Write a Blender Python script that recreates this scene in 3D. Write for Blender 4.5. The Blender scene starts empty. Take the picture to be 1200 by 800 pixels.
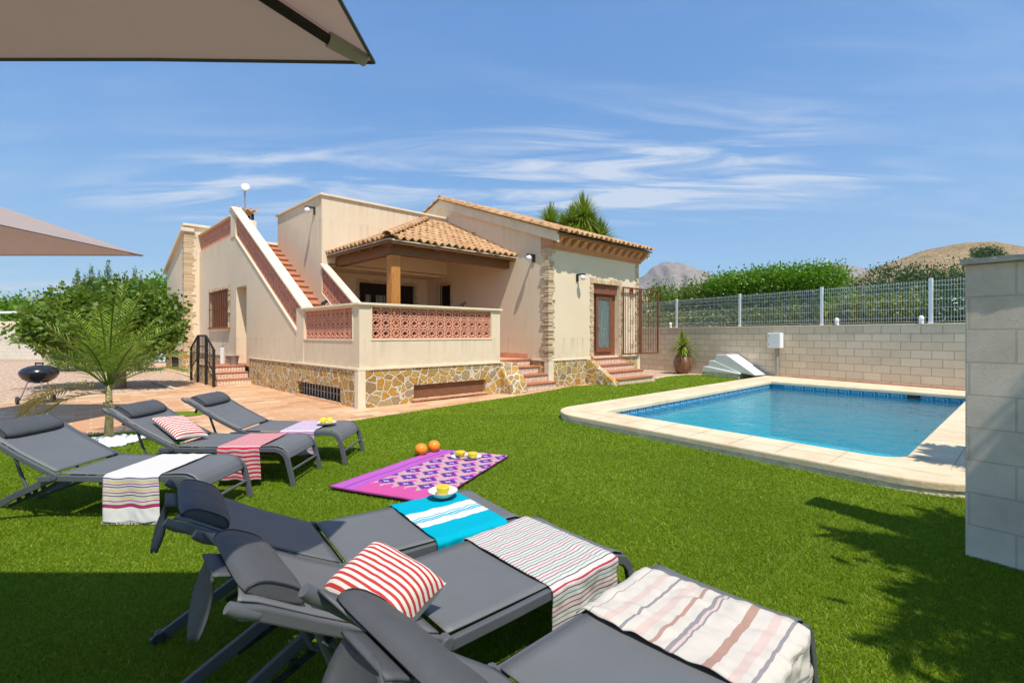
import bpy, bmesh, math, random
import numpy as np
from mathutils import Vector, Matrix, noise
R = math.radians
random.seed(7)
rng = np.random.default_rng(7)
sc = bpy.context.scene
col = sc.collection

# ------------------------------------------------------------------ node helpers
class NT:
    def __init__(s, name):
        s.m = bpy.data.materials.new(name); s.m.use_nodes = True
        s.t = s.m.node_tree; s.n = s.t.nodes; s.l = s.t.links
        s.n.clear()
        s.out = s.n.new('ShaderNodeOutputMaterial')
    def new(s, typ, **kw):
        n = s.n.new(typ)
        for k, v in kw.items():
            if k.startswith('i_'):
                n.inputs[k[2:].replace('_', ' ')].default_value = v
            else:
                setattr(n, k, v)
        return n
    def set(s, sock, v):
        if hasattr(v, 'is_output') or isinstance(v, bpy.types.NodeSocket): s.l.new(v, sock)
        else:
            if isinstance(v, (tuple, list)) and len(v) == 3 and sock.type == 'RGBA': v = (*v, 1)
            sock.default_value = v
    def coord(s, which='Object'):
        return s.new('ShaderNodeTexCoord').outputs[which]
    def uv(s): return s.coord('UV')
    def mapping(s, vec, scale=(1, 1, 1), loc=(0, 0, 0), rot=(0, 0, 0)):
        m = s.new('ShaderNodeMapping'); s.l.new(vec, m.inputs[0])
        m.inputs['Scale'].default_value = scale; m.inputs['Location'].default_value = loc; m.inputs['Rotation'].default_value = rot
        return m.outputs[0]
    def noise(s, vec=None, scale=5, detail=4, rough=.55, dist=0, color=False):
        n = s.new('ShaderNodeTexNoise'); n.inputs['Scale'].default_value = scale
        n.inputs['Detail'].default_value = detail; n.inputs['Roughness'].default_value = rough; n.inputs['Distortion'].default_value = dist
        if vec is not None: s.l.new(vec, n.inputs['Vector'])
        return n.outputs['Color' if color else 'Fac']
    def voro(s, vec, scale, feature='F1', out='Distance', rnd=1.0):
        n = s.new('ShaderNodeTexVoronoi'); n.feature = feature; n.inputs['Scale'].default_value = scale
        n.inputs['Randomness'].default_value = rnd
        if vec is not None: s.l.new(vec, n.inputs['Vector'])
        return n.outputs[out]
    def ramp(s, fac, stops, mode='LINEAR'):
        n = s.new('ShaderNodeValToRGB'); cr = n.color_ramp; cr.interpolation = mode
        while len(cr.elements) > 1: cr.elements.remove(cr.elements[0])
        first = True
        for p, c in stops:
            if not isinstance(c, (tuple, list)): c = (c, c, c)
            e = cr.elements[0] if first else cr.elements.new(p)
            e.position = p; e.color = (*c[:3], 1); first = False
        s.l.new(fac, n.inputs[0]); return n.outputs[0]
    def mix(s, fac, a, b, mode='MIX'):
        n = s.new('ShaderNodeMix'); n.data_type = 'RGBA'; n.blend_type = mode
        s.set(n.inputs[0], fac); s.set(n.inputs[6], a); s.set(n.inputs[7], b); return n.outputs[2]
    def math(s, op, a, b=None, c=None, clamp=False):
        n = s.new('ShaderNodeMath'); n.operation = op; n.use_clamp = clamp
        s.set(n.inputs[0], a)
        if b is not None: s.set(n.inputs[1], b)
        if c is not None: s.set(n.inputs[2], c)
        return n.outputs[0]
    def attr(s, name):
        n = s.new('ShaderNodeAttribute'); n.attribute_name = name; return n.outputs['Fac']
    def bump(s, h, strength=.3, dist=.02, normal=None):
        n = s.new('ShaderNodeBump'); n.inputs['Strength'].default_value = strength; n.inputs['Distance'].default_value = dist
        s.l.new(h, n.inputs['Height'])
        if normal is not None: s.l.new(normal, n.inputs['Normal'])
        return n.outputs[0]
    def pbr(s, color, rough=.7, metal=0, normal=None, spec=.5, trans=None, **kw):
        b = s.new('ShaderNodeBsdfPrincipled')
        s.set(b.inputs['Base Color'], color); s.set(b.inputs['Roughness'], rough); s.set(b.inputs['Metallic'], metal)
        b.inputs['Specular IOR Level'].default_value = spec
        if normal is not None: s.l.new(normal, b.inputs['Normal'])
        for k, v in kw.items(): s.set(b.inputs[k.replace('_', ' ')], v)
        sh = b.outputs[0]
        if trans is not None:       # translucent leaves / cloth
            t = s.new('ShaderNodeBsdfTranslucent'); s.set(t.inputs[0], trans[0])
            m = s.new('ShaderNodeMixShader'); m.inputs[0].default_value = trans[1]
            s.l.new(sh, m.inputs[1]); s.l.new(t.outputs[0], m.inputs[2]); sh = m.outputs[0]
        s.l.new(sh, s.out.inputs[0]); return s.m

# ------------------------------------------------------------------ frame of the villa
C0 = (-2.85, 8.76); Bv = (.7443, .6678); Av = (-.7103, .7039)
def H3(u, v, z): return (C0[0] + u*Bv[0] + v*Av[0], C0[1] + u*Bv[1] + v*Av[1], z)

# ------------------------------------------------------------------ mesh builder
class MB:
    def __init__(s): s.v = []; s.f = []; s.mi = []; s.uvs = {}
    def vert(s, p): s.v.append(tuple(p)); return len(s.v)-1
    def face(s, pts, mi=0, uv=None):
        i0 = len(s.v); s.v += [tuple(p) for p in pts]
        s.f.append(tuple(range(i0, i0+len(pts)))); s.mi.append(mi)
        if uv: s.uvs[len(s.f)-1] = uv
    def hexa(s, c, mi=0):      # c: 8 corners, bottom 0-3 ccw, top 4-7
        i = len(s.v); s.v += [tuple(p) for p in c]
        for q in ((3,2,1,0),(4,5,6,7),(0,1,5,4),(1,2,6,5),(2,3,7,6),(3,0,4,7)):
            s.f.append(tuple(i+k for k in q)); s.mi.append(mi)
    def box(s, x0, x1, y0, y1, z0, z1, mi=0, T=None):
        c = [(x0,y0,z0),(x1,y0,z0),(x1,y1,z0),(x0,y1,z0),(x0,y0,z1),(x1,y0,z1),(x1,y1,z1),(x0,y1,z1)]
        if T: c = [T(*p) for p in c]
        s.hexa(c, mi)
    def hbox(s, u0, u1, v0, v1, z0, z1, mi=0): s.box(u0, u1, v0, v1, z0, z1, mi, H3)
    def prism(s, poly, a0, a1, T, mi=0):    # poly in (p,q) ; T(a,p,q)
        n = len(poly); i = len(s.v)
        s.v += [tuple(T(a0, p, q)) for p, q in poly] + [tuple(T(a1, p, q)) for p, q in poly]
        s.f.append(tuple(i+k for k in range(n))); s.mi.append(mi)
        s.f.append(tuple(i+n+k for k in reversed(range(n)))); s.mi.append(mi)
        for k in range(n):
            k2 = (k+1) % n
            s.f.append((i+k, i+n+k, i+n+k2, i+k2)); s.mi.append(mi)
    def tube(s, pts, r, seg=8, cap=True, mi=0, flat=None):
        pts = [Vector(p) for p in pts]; n = len(pts); rings = []
        if not hasattr(r, '__len__'): r = [r]*n
        prev = None
        for k, p in enumerate(pts):
            d = (pts[min(k+1, n-1)] - pts[max(k-1, 0)]).normalized()
            if prev is None:
                up = Vector((0, 0, 1)) if abs(d.z) < .95 else Vector((1, 0, 0))
                a = d.cross(up).normalized()
            else: a = (prev - d*prev.dot(d)).normalized()
            b = a.cross(d).normalized(); prev = a
            ring = []
            for j in range(seg):
                t = 2*math.pi*(j+.5)/seg
                q = p + a*math.cos(t)*r[k]*(flat[0] if flat else 1) + b*math.sin(t)*r[k]*(flat[1] if flat else 1)
                ring.append(s.vert(q))
            rings.append(ring)
        for k in range(n-1):
            for j in range(seg):
                j2 = (j+1) % seg
                s.f.append((rings[k][j], rings[k][j2], rings[k+1][j2], rings[k+1][j])); s.mi.append(mi)
        if cap:
            s.f.append(tuple(reversed(rings[0]))); s.f.append(tuple(rings[-1])); s.mi += [mi, mi]
    def lathe(s, prof, c=(0,0,0), seg=20, mi=0):     # prof: (r,z)
        rings = []
        for r, z in prof:
            rings.append([s.vert((c[0]+r*math.cos(2*math.pi*j/seg), c[1]+r*math.sin(2*math.pi*j/seg), c[2]+z)) for j in range(seg)])
        for k in range(len(rings)-1):
            for j in range(seg):
                j2 = (j+1) % seg
                s.f.append((rings[k][j], rings[k][j2], rings[k+1][j2], rings[k+1][j])); s.mi.append(mi)
        s.f.append(tuple(reversed(rings[0]))); s.f.append(tuple(rings[-1])); s.mi += [mi, mi]
    def grid(s, fn, nu, nv, mi=0, uvfn=None):
        i = len(s.v)
        for a in range(nu+1):
            for b in range(nv+1): s.v.append(tuple(fn(a/nu, b/nv)))
        for a in range(nu):
            for b in range(nv):
                q = (i+a*(nv+1)+b, i+(a+1)*(nv+1)+b, i+(a+1)*(nv+1)+b+1, i+a*(nv+1)+b+1)
                s.f.append(q); s.mi.append(mi)
                s.uvs[len(s.f)-1] = [(a/nu, b/nv), ((a+1)/nu, b/nv), ((a+1)/nu, (b+1)/nv), (a/nu, (b+1)/nv)]
    def wall(s, T, s0, s1, z0, z1, d0, d1, holes=(), mi=0):
        """sheet with rectangular openings; T(s,d,z); front at d0, back at d1"""
        xs = sorted({s0, s1, *[h[0] for h in holes], *[h[1] for h in holes]}); xs = [x for x in xs if s0 <= x <= s1]
        zs = sorted({z0, z1, *[h[2] for h in holes], *[h[3] for h in holes]}); zs = [z for z in zs if z0 <= z <= z1]
        nx, nz = len(xs)-1, len(zs)-1
        def full(i, j):
            if i < 0 or j < 0 or i >= nx or j >= nz: return False
            cx, cz = (xs[i]+xs[i+1])/2, (zs[j]+zs[j+1])/2
            return not any(h[0] < cx < h[1] and h[2] < cz < h[3] for h in holes)
        for i in range(nx):
            for j in range(nz):
                if not full(i, j): continue
                a, b, c, d = xs[i], xs[i+1], zs[j], zs[j+1]
                s.face([T(a,d0,c),T(b,d0,c),T(b,d0,d),T(a,d0,d)], mi)
                s.face([T(a,d1,c),T(a,d1,d),T(b,d1,d),T(b,d1,c)], mi)
                if not full(i-1, j): s.face([T(a,d0,c),T(a,d0,d),T(a,d1,d),T(a,d1,c)], mi)
                if not full(i+1, j): s.face([T(b,d0,c),T(b,d1,c),T(b,d1,d),T(b,d0,d)], mi)
                if not full(i, j-1): s.face([T(a,d0,c),T(a,d1,c),T(b,d1,c),T(b,d0,c)], mi)
                if not full(i, j+1): s.face([T(a,d0,d),T(b,d0,d),T(b,d1,d),T(a,d1,d)], mi)
    def split(s, gap):
        # groups of loose islands nearer than gap -> list of builders
        n = len(s.v); par = list(range(n))
        def find(a):
            while par[a] != a: par[a] = par[par[a]]; a = par[a]
            return a
        key = {}
        for i, p in enumerate(s.v):
            k = (round(p[0], 3), round(p[1], 3), round(p[2], 3))
            if k in key: par[find(i)] = find(key[k])
            else: key[k] = i
        for f in s.f:
            r = find(f[0])
            for q in f[1:]: par[find(q)] = r
        isl = {}
        for fi, f in enumerate(s.f): isl.setdefault(find(f[0]), []).append(fi)
        boxes = []
        for r, fs in isl.items():
            ps = [s.v[q] for fi in fs for q in s.f[fi]]
            boxes.append([[min(p[k] for p in ps) for k in range(3)], [max(p[k] for p in ps) for k in range(3)], list(fs)])
        merged = True
        m = len(boxes); cp = list(range(m))
        def cf(a):
            while cp[a] != a: cp[a] = cp[cp[a]]; a = cp[a]
            return a
        for i in range(m):
            for j in range(i+1, m):
                if all(boxes[i][0][k]-gap <= boxes[j][1][k] and boxes[j][0][k]-gap <= boxes[i][1][k] for k in range(3)): cp[cf(i)] = cf(j)
        out = {}
        for i in range(m): out.setdefault(cf(i), []).extend(boxes[i][2])
        res = []
        for fs in out.values():
            b = MB(); mp = {}
            for fi in sorted(fs):
                g = []
                for q in s.f[fi]:
                    if q not in mp: mp[q] = len(b.v); b.v.append(s.v[q])
                    g.append(mp[q])
                b.f.append(tuple(g)); b.mi.append(s.mi[fi])
                if fi in s.uvs: b.uvs[len(b.f)-1] = s.uvs[fi]
            res.append(b)
        return res
    def builds(s, name, mats, parent=None, gap=.05, **k):
        return [b.build(name, mats, parent, **k) for b in s.split(gap)]
    def build(s, name, mats, parent=None, smooth=False, bevel=0, solid=0, subsurf=0, local=False, autosm=None):
        me = bpy.data.meshes.new(name)
        off = Vector((0, 0, 0))
        if parent is not None and not local:
            o = parent
            while o: off += o.location; o = o.parent
        vs = [(a-off.x, b-off.y, c-off.z) for a, b, c in s.v]
        me.from_pydata(vs, [], s.f)
        if not isinstance(mats, (list, tuple)): mats = [mats]
        for m in mats: me.materials.append(m)
        if len(mats) > 1: me.polygons.foreach_set('material_index', s.mi)
        bm = bmesh.new(); bm.from_mesh(me)
        uvl = bm.loops.layers.uv.new('UVMap'); bm.faces.ensure_lookup_table()
        for fi, f in enumerate(bm.faces):
            if fi in s.uvs:
                for l, q in zip(f.loops, s.uvs[fi]): l[uvl].uv = q
                continue
            f.normal_update(); n = f.normal
            if abs(n.z) > .75:
                for l in f.loops:
                    c = l.vert.co + off
                    l[uvl].uv = (c.x*.7443 + c.y*.6678, -c.x*.6678 + c.y*.7443)
            else:
                t = Vector((-n.y, n.x, 0)).normalized()
                for l in f.loops:
                    c = l.vert.co + off
                    l[uvl].uv = (c.dot(t), c.z)
        if not s.uvs: bmesh.ops.remove_doubles(bm, verts=bm.verts, dist=.0002)
        bmesh.ops.recalc_face_normals(bm, faces=bm.faces) if not s.uvs else None
        if smooth:
            for f in bm.faces: f.smooth = True
        bm.to_mesh(me); bm.free()
        ob = bpy.data.objects.new(name, me); col.objects.link(ob)
        if parent is not None: ob.parent = parent
        if smooth and autosm:
            me.set_sharp_from_angle(angle=R(autosm))
        if bevel:
            b = ob.modifiers.new('bevel', 'BEVEL'); b.width = bevel; b.segments = 2; b.limit_method = 'ANGLE'; b.angle_limit = R(40)
        if subsurf:
            b = ob.modifiers.new('sub', 'SUBSURF'); b.levels = subsurf; b.render_levels = subsurf
        if solid:
            b = ob.modifiers.new('solid', 'SOLIDIFY'); b.thickness = solid; b.offset = 0
        return ob

def tag(o, label=None, cat=None, group=None, kind=None):
    if label: o['label'] = label
    if cat: o['category'] = cat
    if group: o['group'] = group
    if kind: o['kind'] = kind
    return o
def empty(name, loc, label, cat, group=None, rz=0):
    o = bpy.data.objects.new(name, None); col.objects.link(o)
    o.location = loc; o.rotation_euler = (0, 0, rz); o.empty_display_size = .2
    return tag(o, label, cat, group)
def copy_tree(o, parent=None):
    c = o.copy(); col.objects.link(c); c.parent = parent
    for ch in list(o.children): copy_tree(ch, c)
    return c
def np_mesh(name, verts, faces, mat, parent=None, attr=None, smooth=False):
    """verts (N,3), faces (M,k) -> one object; attr: per-vertex float array 'rnd'"""
    me = bpy.data.meshes.new(name); verts = np.asarray(verts, dtype=np.float32).copy(); faces = np.asarray(faces, dtype=np.int32)
    off = np.zeros(3, np.float32); o = parent
    while o: off += np.array(o.location[:], np.float32); o = o.parent
    verts -= off
    k = faces.shape[1]
    me.vertices.add(len(verts)); me.vertices.foreach_set('co', verts.ravel())
    me.loops.add(faces.size); me.loops.foreach_set('vertex_index', faces.ravel())
    me.polygons.add(len(faces))
    me.polygons.foreach_set('loop_start', np.arange(0, faces.size, k, dtype=np.int32))
    me.polygons.foreach_set('loop_total', np.full(len(faces), k, dtype=np.int32))
    if smooth: me.polygons.foreach_set('use_smooth', np.ones(len(faces), dtype=bool))
    me.update(calc_edges=True)
    if attr is not None:
        a = me.attributes.new('rnd', 'FLOAT', 'POINT'); a.data.foreach_set('value', np.asarray(attr, dtype=np.float32))
    me.materials.append(mat)
    ob = bpy.data.objects.new(name, me); col.objects.link(ob)
    if parent is not None: ob.parent = parent
    return ob

# ------------------------------------------------------------------ materials
M = {}
def stucco():
    n = NT('stucco'); c = n.coord('Object')
    big = n.noise(c, .7, 3, .6); fine = n.noise(c, 60, 3, .6)
    streak = n.noise(n.mapping(c, (3.2, 3.2, .22)), 1.6, 6, .75)
    base = n.mix(n.ramp(big, [(.35, 0), (.7, 1)]), (.79, .64, .45), (.74, .59, .41))
    base = n.mix(n.math('MULTIPLY', n.ramp(streak, [(.55, 0), (.76, 1)]), .20), base, (.50, .38, .26))
    # rain drips below the lattices and copings
    sx = n.new('ShaderNodeSeparateXYZ'); n.l.new(n.new('ShaderNodeNewGeometry').outputs['Position'], sx.inputs[0]); z = sx.outputs[2]
    drip = n.ramp(n.noise(n.mapping(c, (7, 7, .15)), 1.5, 5, .7), [(.5, 0), (.66, 1)])
    def band(lo, hi):
        m = n.new('ShaderNodeMapRange'); n.l.new(z, m.inputs[0]); m.inputs[1].default_value = lo; m.inputs[2].default_value = hi
        return n.math('MULTIPLY', m.outputs[0], n.math('LESS_THAN', z, hi+.02))
    msk = n.math('ADD', n.math('ADD', band(.85, 1.27), band(3.6, 4.46)), n.math('MULTIPLY', band(4.5, 5.08), 1.0), clamp=True)
    base = n.mix(n.math('MULTIPLY', n.math('MULTIPLY', drip, msk), .42), base, (.34, .26, .18))
    low = n.new('ShaderNodeMapRange'); n.l.new(z, low.inputs[0]); low.inputs[1].default_value = 1.15; low.inputs[2].default_value = .72
    base = n.mix(n.math('MULTIPLY', low.outputs[0], n.math('MULTIPLY', n.ramp(n.noise(c, 5, 5, .7), [(.4, 0), (.65, 1)]), .35)), base, (.48, .36, .24))
    bmp = n.bump(n.math('ADD', fine, n.math('MULTIPLY', big, .4)), .5, .010)
    return n.pbr(base, .88, normal=bmp, spec=.2)
M['stucco'] = stucco()
def simple(name, c, rough=.7, metal=0, scale=12, var=.12, bump=.15, bscale=40, spec=.4, bd=.01, **kw):
    n = NT(name); co = n.coord('Object')
    f = n.noise(co, scale, 4, .6)
    a = tuple(x*(1-var) for x in c); b = tuple(min(1, x*(1+var)) for x in c)
    cc = n.mix(n.ramp(f, [(.3, 0), (.7, 1)]), a, b)
    bp = n.bump(n.noise(co, bscale, 3, .6), bump, bd)
    return n.pbr(cc, rough, metal, bp, spec, **kw)
M['trim'] = simple('cream_trim', (.77, .64, .45), .85, var=.08, scale=3, bump=.2)
M['terra_pink'] = simple('terracotta_lattice', (.68, .31, .20), .85, var=.18, scale=6)
M['terra_edge'] = simple('terracotta_nosing', (.42, .155, .075), .6, var=.25, scale=5)
M['terra_floor'] = simple('terracotta_floor', (.62, .30, .17), .6, var=.18, scale=4)
def roof_mat():
    n = NT('clay_roof_tile'); c = n.coord('Object'); uv = n.uv()
    cell = n.voro(n.mapping(uv, (1, 1, 1)), 4.2, out='Color')
    f = n.noise(c, 9, 5, .7)
    base = n.ramp(cell, [(0, (.40, .19, .08)), (.3, (.55, .30, .14)), (.55, (.62, .38, .19)), (.8, (.46, .22, .09)), (1, (.68, .48, .28))])
    base = n.mix(n.ramp(f, [(.42, 0), (.75, .8)]), base, (.60, .42, .24))
    base = n.mix(n.ramp(n.noise(c, 3, 5, .75), [(.60, 0), (.75, .5)]), base, (.30, .22, .15))
    return n.pbr(base, .9, normal=n.bump(n.noise(c, 50, 4, .6), .4, .01), spec=.2)
M['roof'] = roof_mat()
def stone_mat(name='ochre_rubble_stone', scale=5.0, warm=1.0):
    n = NT(name); c = n.coord('Object')
    d = n.noise(c, 5, 3, .6, color=True)
    vec = n.new('ShaderNodeVectorMath', operation='MULTIPLY_ADD')
    n.l.new(d, vec.inputs[0]); vec.inputs[1].default_value = (.12, .12, .12); n.l.new(c, vec.inputs[2])
    v = n.mapping(vec.outputs[0], (1, 1, 1.15))
    e = n.voro(v, scale, 'DISTANCE_TO_EDGE'); cc = n.voro(v, scale, 'F1', 'Color')
    sep = n.new('ShaderNodeSeparateColor'); n.l.new(cc, sep.inputs[0])
    st = n.ramp(sep.outputs[0], [(0, (.42, .18, .02)), (.2, (.60, .31, .03)), (.4, (.62, .38, .08)), (.5, (.26, .18, .11)), (.65, (.62, .30, .02)), (.8, (.34, .26, .17)), (1, (.62, .42, .14))])
    st = n.mix(.25, st, n.ramp(n.noise(c, 26, 5, .75), [(.3, (.25, .14, .06)), (.6, (.62, .40, .16)), (.8, (.74, .58, .36))]))
    mort = n.mix(n.noise(c, 14, 3), (.68, .57, .41), (.76, .66, .50))
    mk = n.ramp(n.math('ADD', e, n.math('MULTIPLY', n.math('SUBTRACT', n.noise(c, 30, 3, .6), .5), .05)), [(.058, 0), (.088, 1)])
    base = n.mix(mk, mort, st)
    h = n.math('ADD', n.math('MULTIPLY', mk, .7), n.math('MULTIPLY', n.noise(c, 30, 5, .7), .5))
    return n.pbr(base, .9, normal=n.bump(h, 1.0, .07), spec=.2)
M['stone'] = stone_mat()
def quoin_mat():
    n = NT('quoin_stone'); c = n.coord('Object')
    isl = n.new('ShaderNodeNewGeometry').outputs['Random Per Island']
    b = n.ramp(isl, [(0, (.62, .42, .23)), (.3, (.72, .53, .33)), (.6, (.50, .34, .19)), (.8, (.78, .62, .42)), (1, (.60, .44, .28))])
    b = n.mix(.3, b, n.ramp(n.noise(c, 30, 5, .7), [(.3, (.3, .2, .1)), (.7, (.8, .65, .45))]))
    return n.pbr(b, .9, normal=n.bump(n.noise(c, 45, 5, .7), .6, .015), spec=.2)
M['quoin'] = quoin_mat()
def wood_mat(name, a, b, sc_=(1, 1, 1)):
    n = NT(name); c = n.coord('Object')
    g = n.noise(n.mapping(c, sc_), 9, 6, .65, dist=.6)
    base = n.ramp(g, [(.3, a), (.55, b), (.75, tuple(x*.8 for x in a))])
    return n.pbr(base, .6, normal=n.bump(g, .3, .01), spec=.35)
M['post'] = wood_mat('pine_post', (.38, .14, .03), (.54, .23, .05), (1.5, 1.5, .2))
M['beam'] = wood_mat('weathered_beam', (.13, .052, .018), (.22, .095, .035), (.6, .6, 3))
M['doorwood'] = wood_mat('dark_door_wood', (.16, .055, .025), (.24, .085, .04), (2, 2, .4))
M['rust'] = simple('rust_brown_iron', (.20, .075, .035), .6, .2, var=.3, scale=20)
M['iron'] = simple('black_iron', (.03, .025, .025), .5, .4, var=.2)
M['white'] = simple('white_paint', (.80, .80, .79), .45, var=.04, bump=.05)
M['whitemetal'] = simple('white_fence_metal', (.74, .76, .78), .45, .1, var=.05, bump=.03)
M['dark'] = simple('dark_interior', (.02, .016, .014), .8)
M['grey_metal'] = simple('grey_zinc', (.35, .33, .31), .5, .3)
M['black'] = simple('black_plastic', (.025, .025, .028), .45, bump=.05)
M['enamel'] = simple('black_enamel', (.02, .02, .024), .18, var=.1, bump=.0, spec=.6)
M['chrome'] = simple('steel', (.6, .6, .6), .3, .9, var=.05, bump=.02)
M['clay'] = simple('glazed_clay_pot', (.22, .10, .055), .45, var=.3, scale=7, bump=.3, bscale=12)
M['shutter'] = wood_mat('slatted_shutter', (.26, .10, .045), (.36, .15, .07), (1, 1, 2))
def glass_mat(name='window_glass', c=(.05, .06, .06)):
    n = NT(name); return n.pbr(c, .06, 0, n.bump(n.noise(n.coord('Object'), 2, 2), .04, .01), .6)
M['glass'] = glass_mat()
def curtain():
    n = NT('pale_curtain'); c = n.uv()
    w = n.new('ShaderNodeTexWave'); w.inputs['Scale'].default_value = 5; w.inputs['Distortion'].default_value = 2; w.inputs['Detail'].default_value = 2
    n.l.new(n.mapping(c, (1, .08, 1)), w.inputs[0])
    sp = n.voro(n.mapping(c, (1, 1, 1)), 16)
    b = n.mix(n.ramp(sp, [(.2, .6), (.45, 0)]), (.36, .41, .34), (.16, .24, .19))
    return n.pbr(b, .5, normal=n.bump(w.outputs[1], .6, .03))
M['curtain'] = curtain()
def brick_mat(name, c1, c2, mortar, bw, rh, msize=.006, off=.5, bumpd=.006, rough=.9, nscale=30, extra=.15, offs=(0, 0, 0), grain=.5, smooth=.1):
    n = NT(name); uv = n.mapping(n.uv(), loc=offs)
    b = n.new('ShaderNodeTexBrick'); n.l.new(uv, b.inputs['Vector'])
    b.offset = off; b.inputs['Scale'].default_value = 1; b.inputs['Mortar Size'].default_value = msize
    b.inputs['Mortar Smooth'].default_value = smooth; b.inputs['Brick Width'].default_value = bw; b.inputs['Row Height'].default_value = rh
    b.inputs['Color1'].default_value = (*c1, 1); b.inputs['Color2'].default_value = (*c2, 1); b.inputs['Mortar'].default_value = (*mortar, 1)
    c = n.coord('Object')
    base = n.mix(extra, b.outputs[0], n.ramp(n.noise(c, 3, 6, .7), [(.3, tuple(x*.5 for x in c1)), (.7, tuple(min(1, x*1.4) for x in c2))]))
    g = n.noise(c, nscale, 5, .7)
    base = n.mix(.5, base, n.mix(n.ramp(g, [(.35, 0), (.65, 1)]), tuple(x*.8 for x in c1), tuple(min(1, x*1.12) for x in c2)), 'MIX') if grain > .6 else base
    h = n.math('ADD', n.math('MULTIPLY', b.outputs[1], -1.0), n.math('MULTIPLY', g, grain))
    return n.pbr(base, rough, normal=n.bump(h, .8, bumpd), spec=.25)
M['block'] = brick_mat('cream_blockwork', (.74, .61, .45), (.63, .51, .37), (.40, .29, .19), .4, .2, .007, extra=.16)
M['block_white'] = brick_mat('pale_blockwork', (.72, .62, .50), (.76, .66, .54), (.50, .42, .33), .4, .2, .006)
M['block_near'] = brick_mat('grey_blockwork', (.66, .545, .42), (.74, .62, .485), (.53, .43, .33), .4, .2, .005, grain=.35, nscale=90, bumpd=.006, offs=(.13, 0, 0), extra=.3)
M['cap'] = simple('cement_cap', (.50, .46, .41), .95, var=.2, scale=9, bump=.8, bscale=25, bd=.02)
def patio_mat():
    n = NT('patio_tile'); uv = n.uv()
    b = n.new('ShaderNodeTexBrick'); n.l.new(uv, b.inputs['Vector']); b.offset = .5
    b.inputs['Scale'].default_value = 1; b.inputs['Mortar Size'].default_value = .007; b.inputs['Brick Width'].default_value = .45; b.inputs['Row Height'].default_value = .225
    b.inputs['Color1'].default_value = (1, 1, 1, 1); b.inputs['Color2'].default_value = (0, 0, 0, 1); b.inputs['Mortar'].default_value = (.5, .5, .5, 1); b.inputs['Bias'].default_value = 0
    c = n.coord('Object')
    t = n.ramp(b.outputs[0], [(0, (.44, .20, .09)), (.3, (.62, .37, .20)), (.6, (.52, .26, .12)), (1, (.70, .48, .30))])
    t = n.mix(n.ramp(n.noise(c, 1.4, 5, .7), [(.4, 0), (.7, .45)]), t, (.56, .32, .17))
    t = n.mix(b.outputs[1], t, (.62, .48, .34))
    return n.pbr(t, .6, normal=n.bump(n.math('MULTIPLY', b.outputs[1], -1), .5, .004), spec=.4)
M['patio'] = patio_mat()
def gravel_mat():
    n = NT('pink_gravel'); c = n.coord('Object')
    v = n.voro(c, 22, out='Color'); d = n.voro(c, 22)
    sep = n.new('ShaderNodeSeparateColor'); n.l.new(v, sep.inputs[0])
    t = n.ramp(sep.outputs[1], [(0, (.36, .22, .14)), (.35, (.54, .36, .25)), (.65, (.64, .46, .33)), (1, (.74, .58, .44))])
    t = n.mix(n.ramp(d, [(.35, 0), (.7, .6)]), t, (.28, .19, .14))
    far = n.ramp(n.noise(c, .02, 5, .7), [(.35, (.22, .17, .09)), (.55, (.10, .11, .04)), (.7, (.30, .24, .15))])
    g = n.new('ShaderNodeNewGeometry').outputs['Position']
    ln = n.new('ShaderNodeVectorMath', operation='LENGTH'); n.l.new(g, ln.inputs[0])
    m = n.ramp(n.math('DIVIDE', ln.outputs['Value'], 100), [(.32, 0), (.5, 1)])
    return n.pbr(n.mix(m, t, far), .95, normal=n.bump(d, .8, .02), spec=.2)
M['gravel'] = gravel_mat()
def lawn_mat():
    n = NT('lawn_turf_base'); c = n.coord('Object')
    f = n.noise(c, 130, 3, .8); g = n.noise(c, .9, 4, .6)
    t = n.ramp(f, [(.3, (.07, .12, .003)), (.5, (.17, .25, .006)), (.7, (.30, .37, .015))])
    t = n.mix(n.ramp(g, [(.35, 0), (.7, .35)]), t, (.11, .19, .004))
    return n.pbr(t, .8, normal=n.bump(f, 1.0, .02), spec=.2)
M['lawn'] = lawn_mat()
def blade_mat():
    n = NT('turf_blade'); r = n.attr('rnd'); c = n.coord('Object')
    t = n.ramp(r, [(0, (.055, .115, .003)), (.45, (.17, .275, .006)), (.8, (.32, .41, .014)), (.97, (.48, .52, .07)), (1, (.66, .64, .22))])
    g = n.noise(c, .8, 3, .6)
    t = n.mix(n.ramp(g, [(.36, 0), (.62, .55)]), t, (.10, .19, .003))
    return n.pbr(t, .5, spec=.22, trans=((.24, .32, .005), .25))
M['blade'] = blade_mat()
def leaf_mat(name, stops, tr, rough=.45, tf=.3, spec=.4):
    n = NT(name); r = n.attr('rnd')
    return n.pbr(n.ramp(r, stops), rough, spec=spec, trans=(tr, tf))
M['fig'] = leaf_mat('fig_leaf', [(0, (.045, .09, .010)), (.5, (.10, .19, .02)), (.85, (.18, .27, .03)), (.95, (.30, .30, .05)), (1, (.44, .34, .08))], (.20, .30, .02))
M['cypress'] = leaf_mat('cypress_leaf', [(0, (.06, .12, .02)), (.6, (.13, .23, .04)), (1, (.24, .34, .08))], (.16, .28, .04))
M['laurel'] = leaf_mat('laurel_leaf', [(0, (.04, .11, .006)), (.5, (.11, .24, .010)), (.9, (.20, .36, .02)), (1, (.32, .44, .05))], (.22, .42, .02), .35)
M['ivy2'] = leaf_mat('dark_ivy_leaf', [(0, (.04, .07, .012)), (.45, (.11, .17, .03)), (.8, (.20, .26, .05)), (1, (.34, .34, .12))], (.14, .2, .03))
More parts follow.
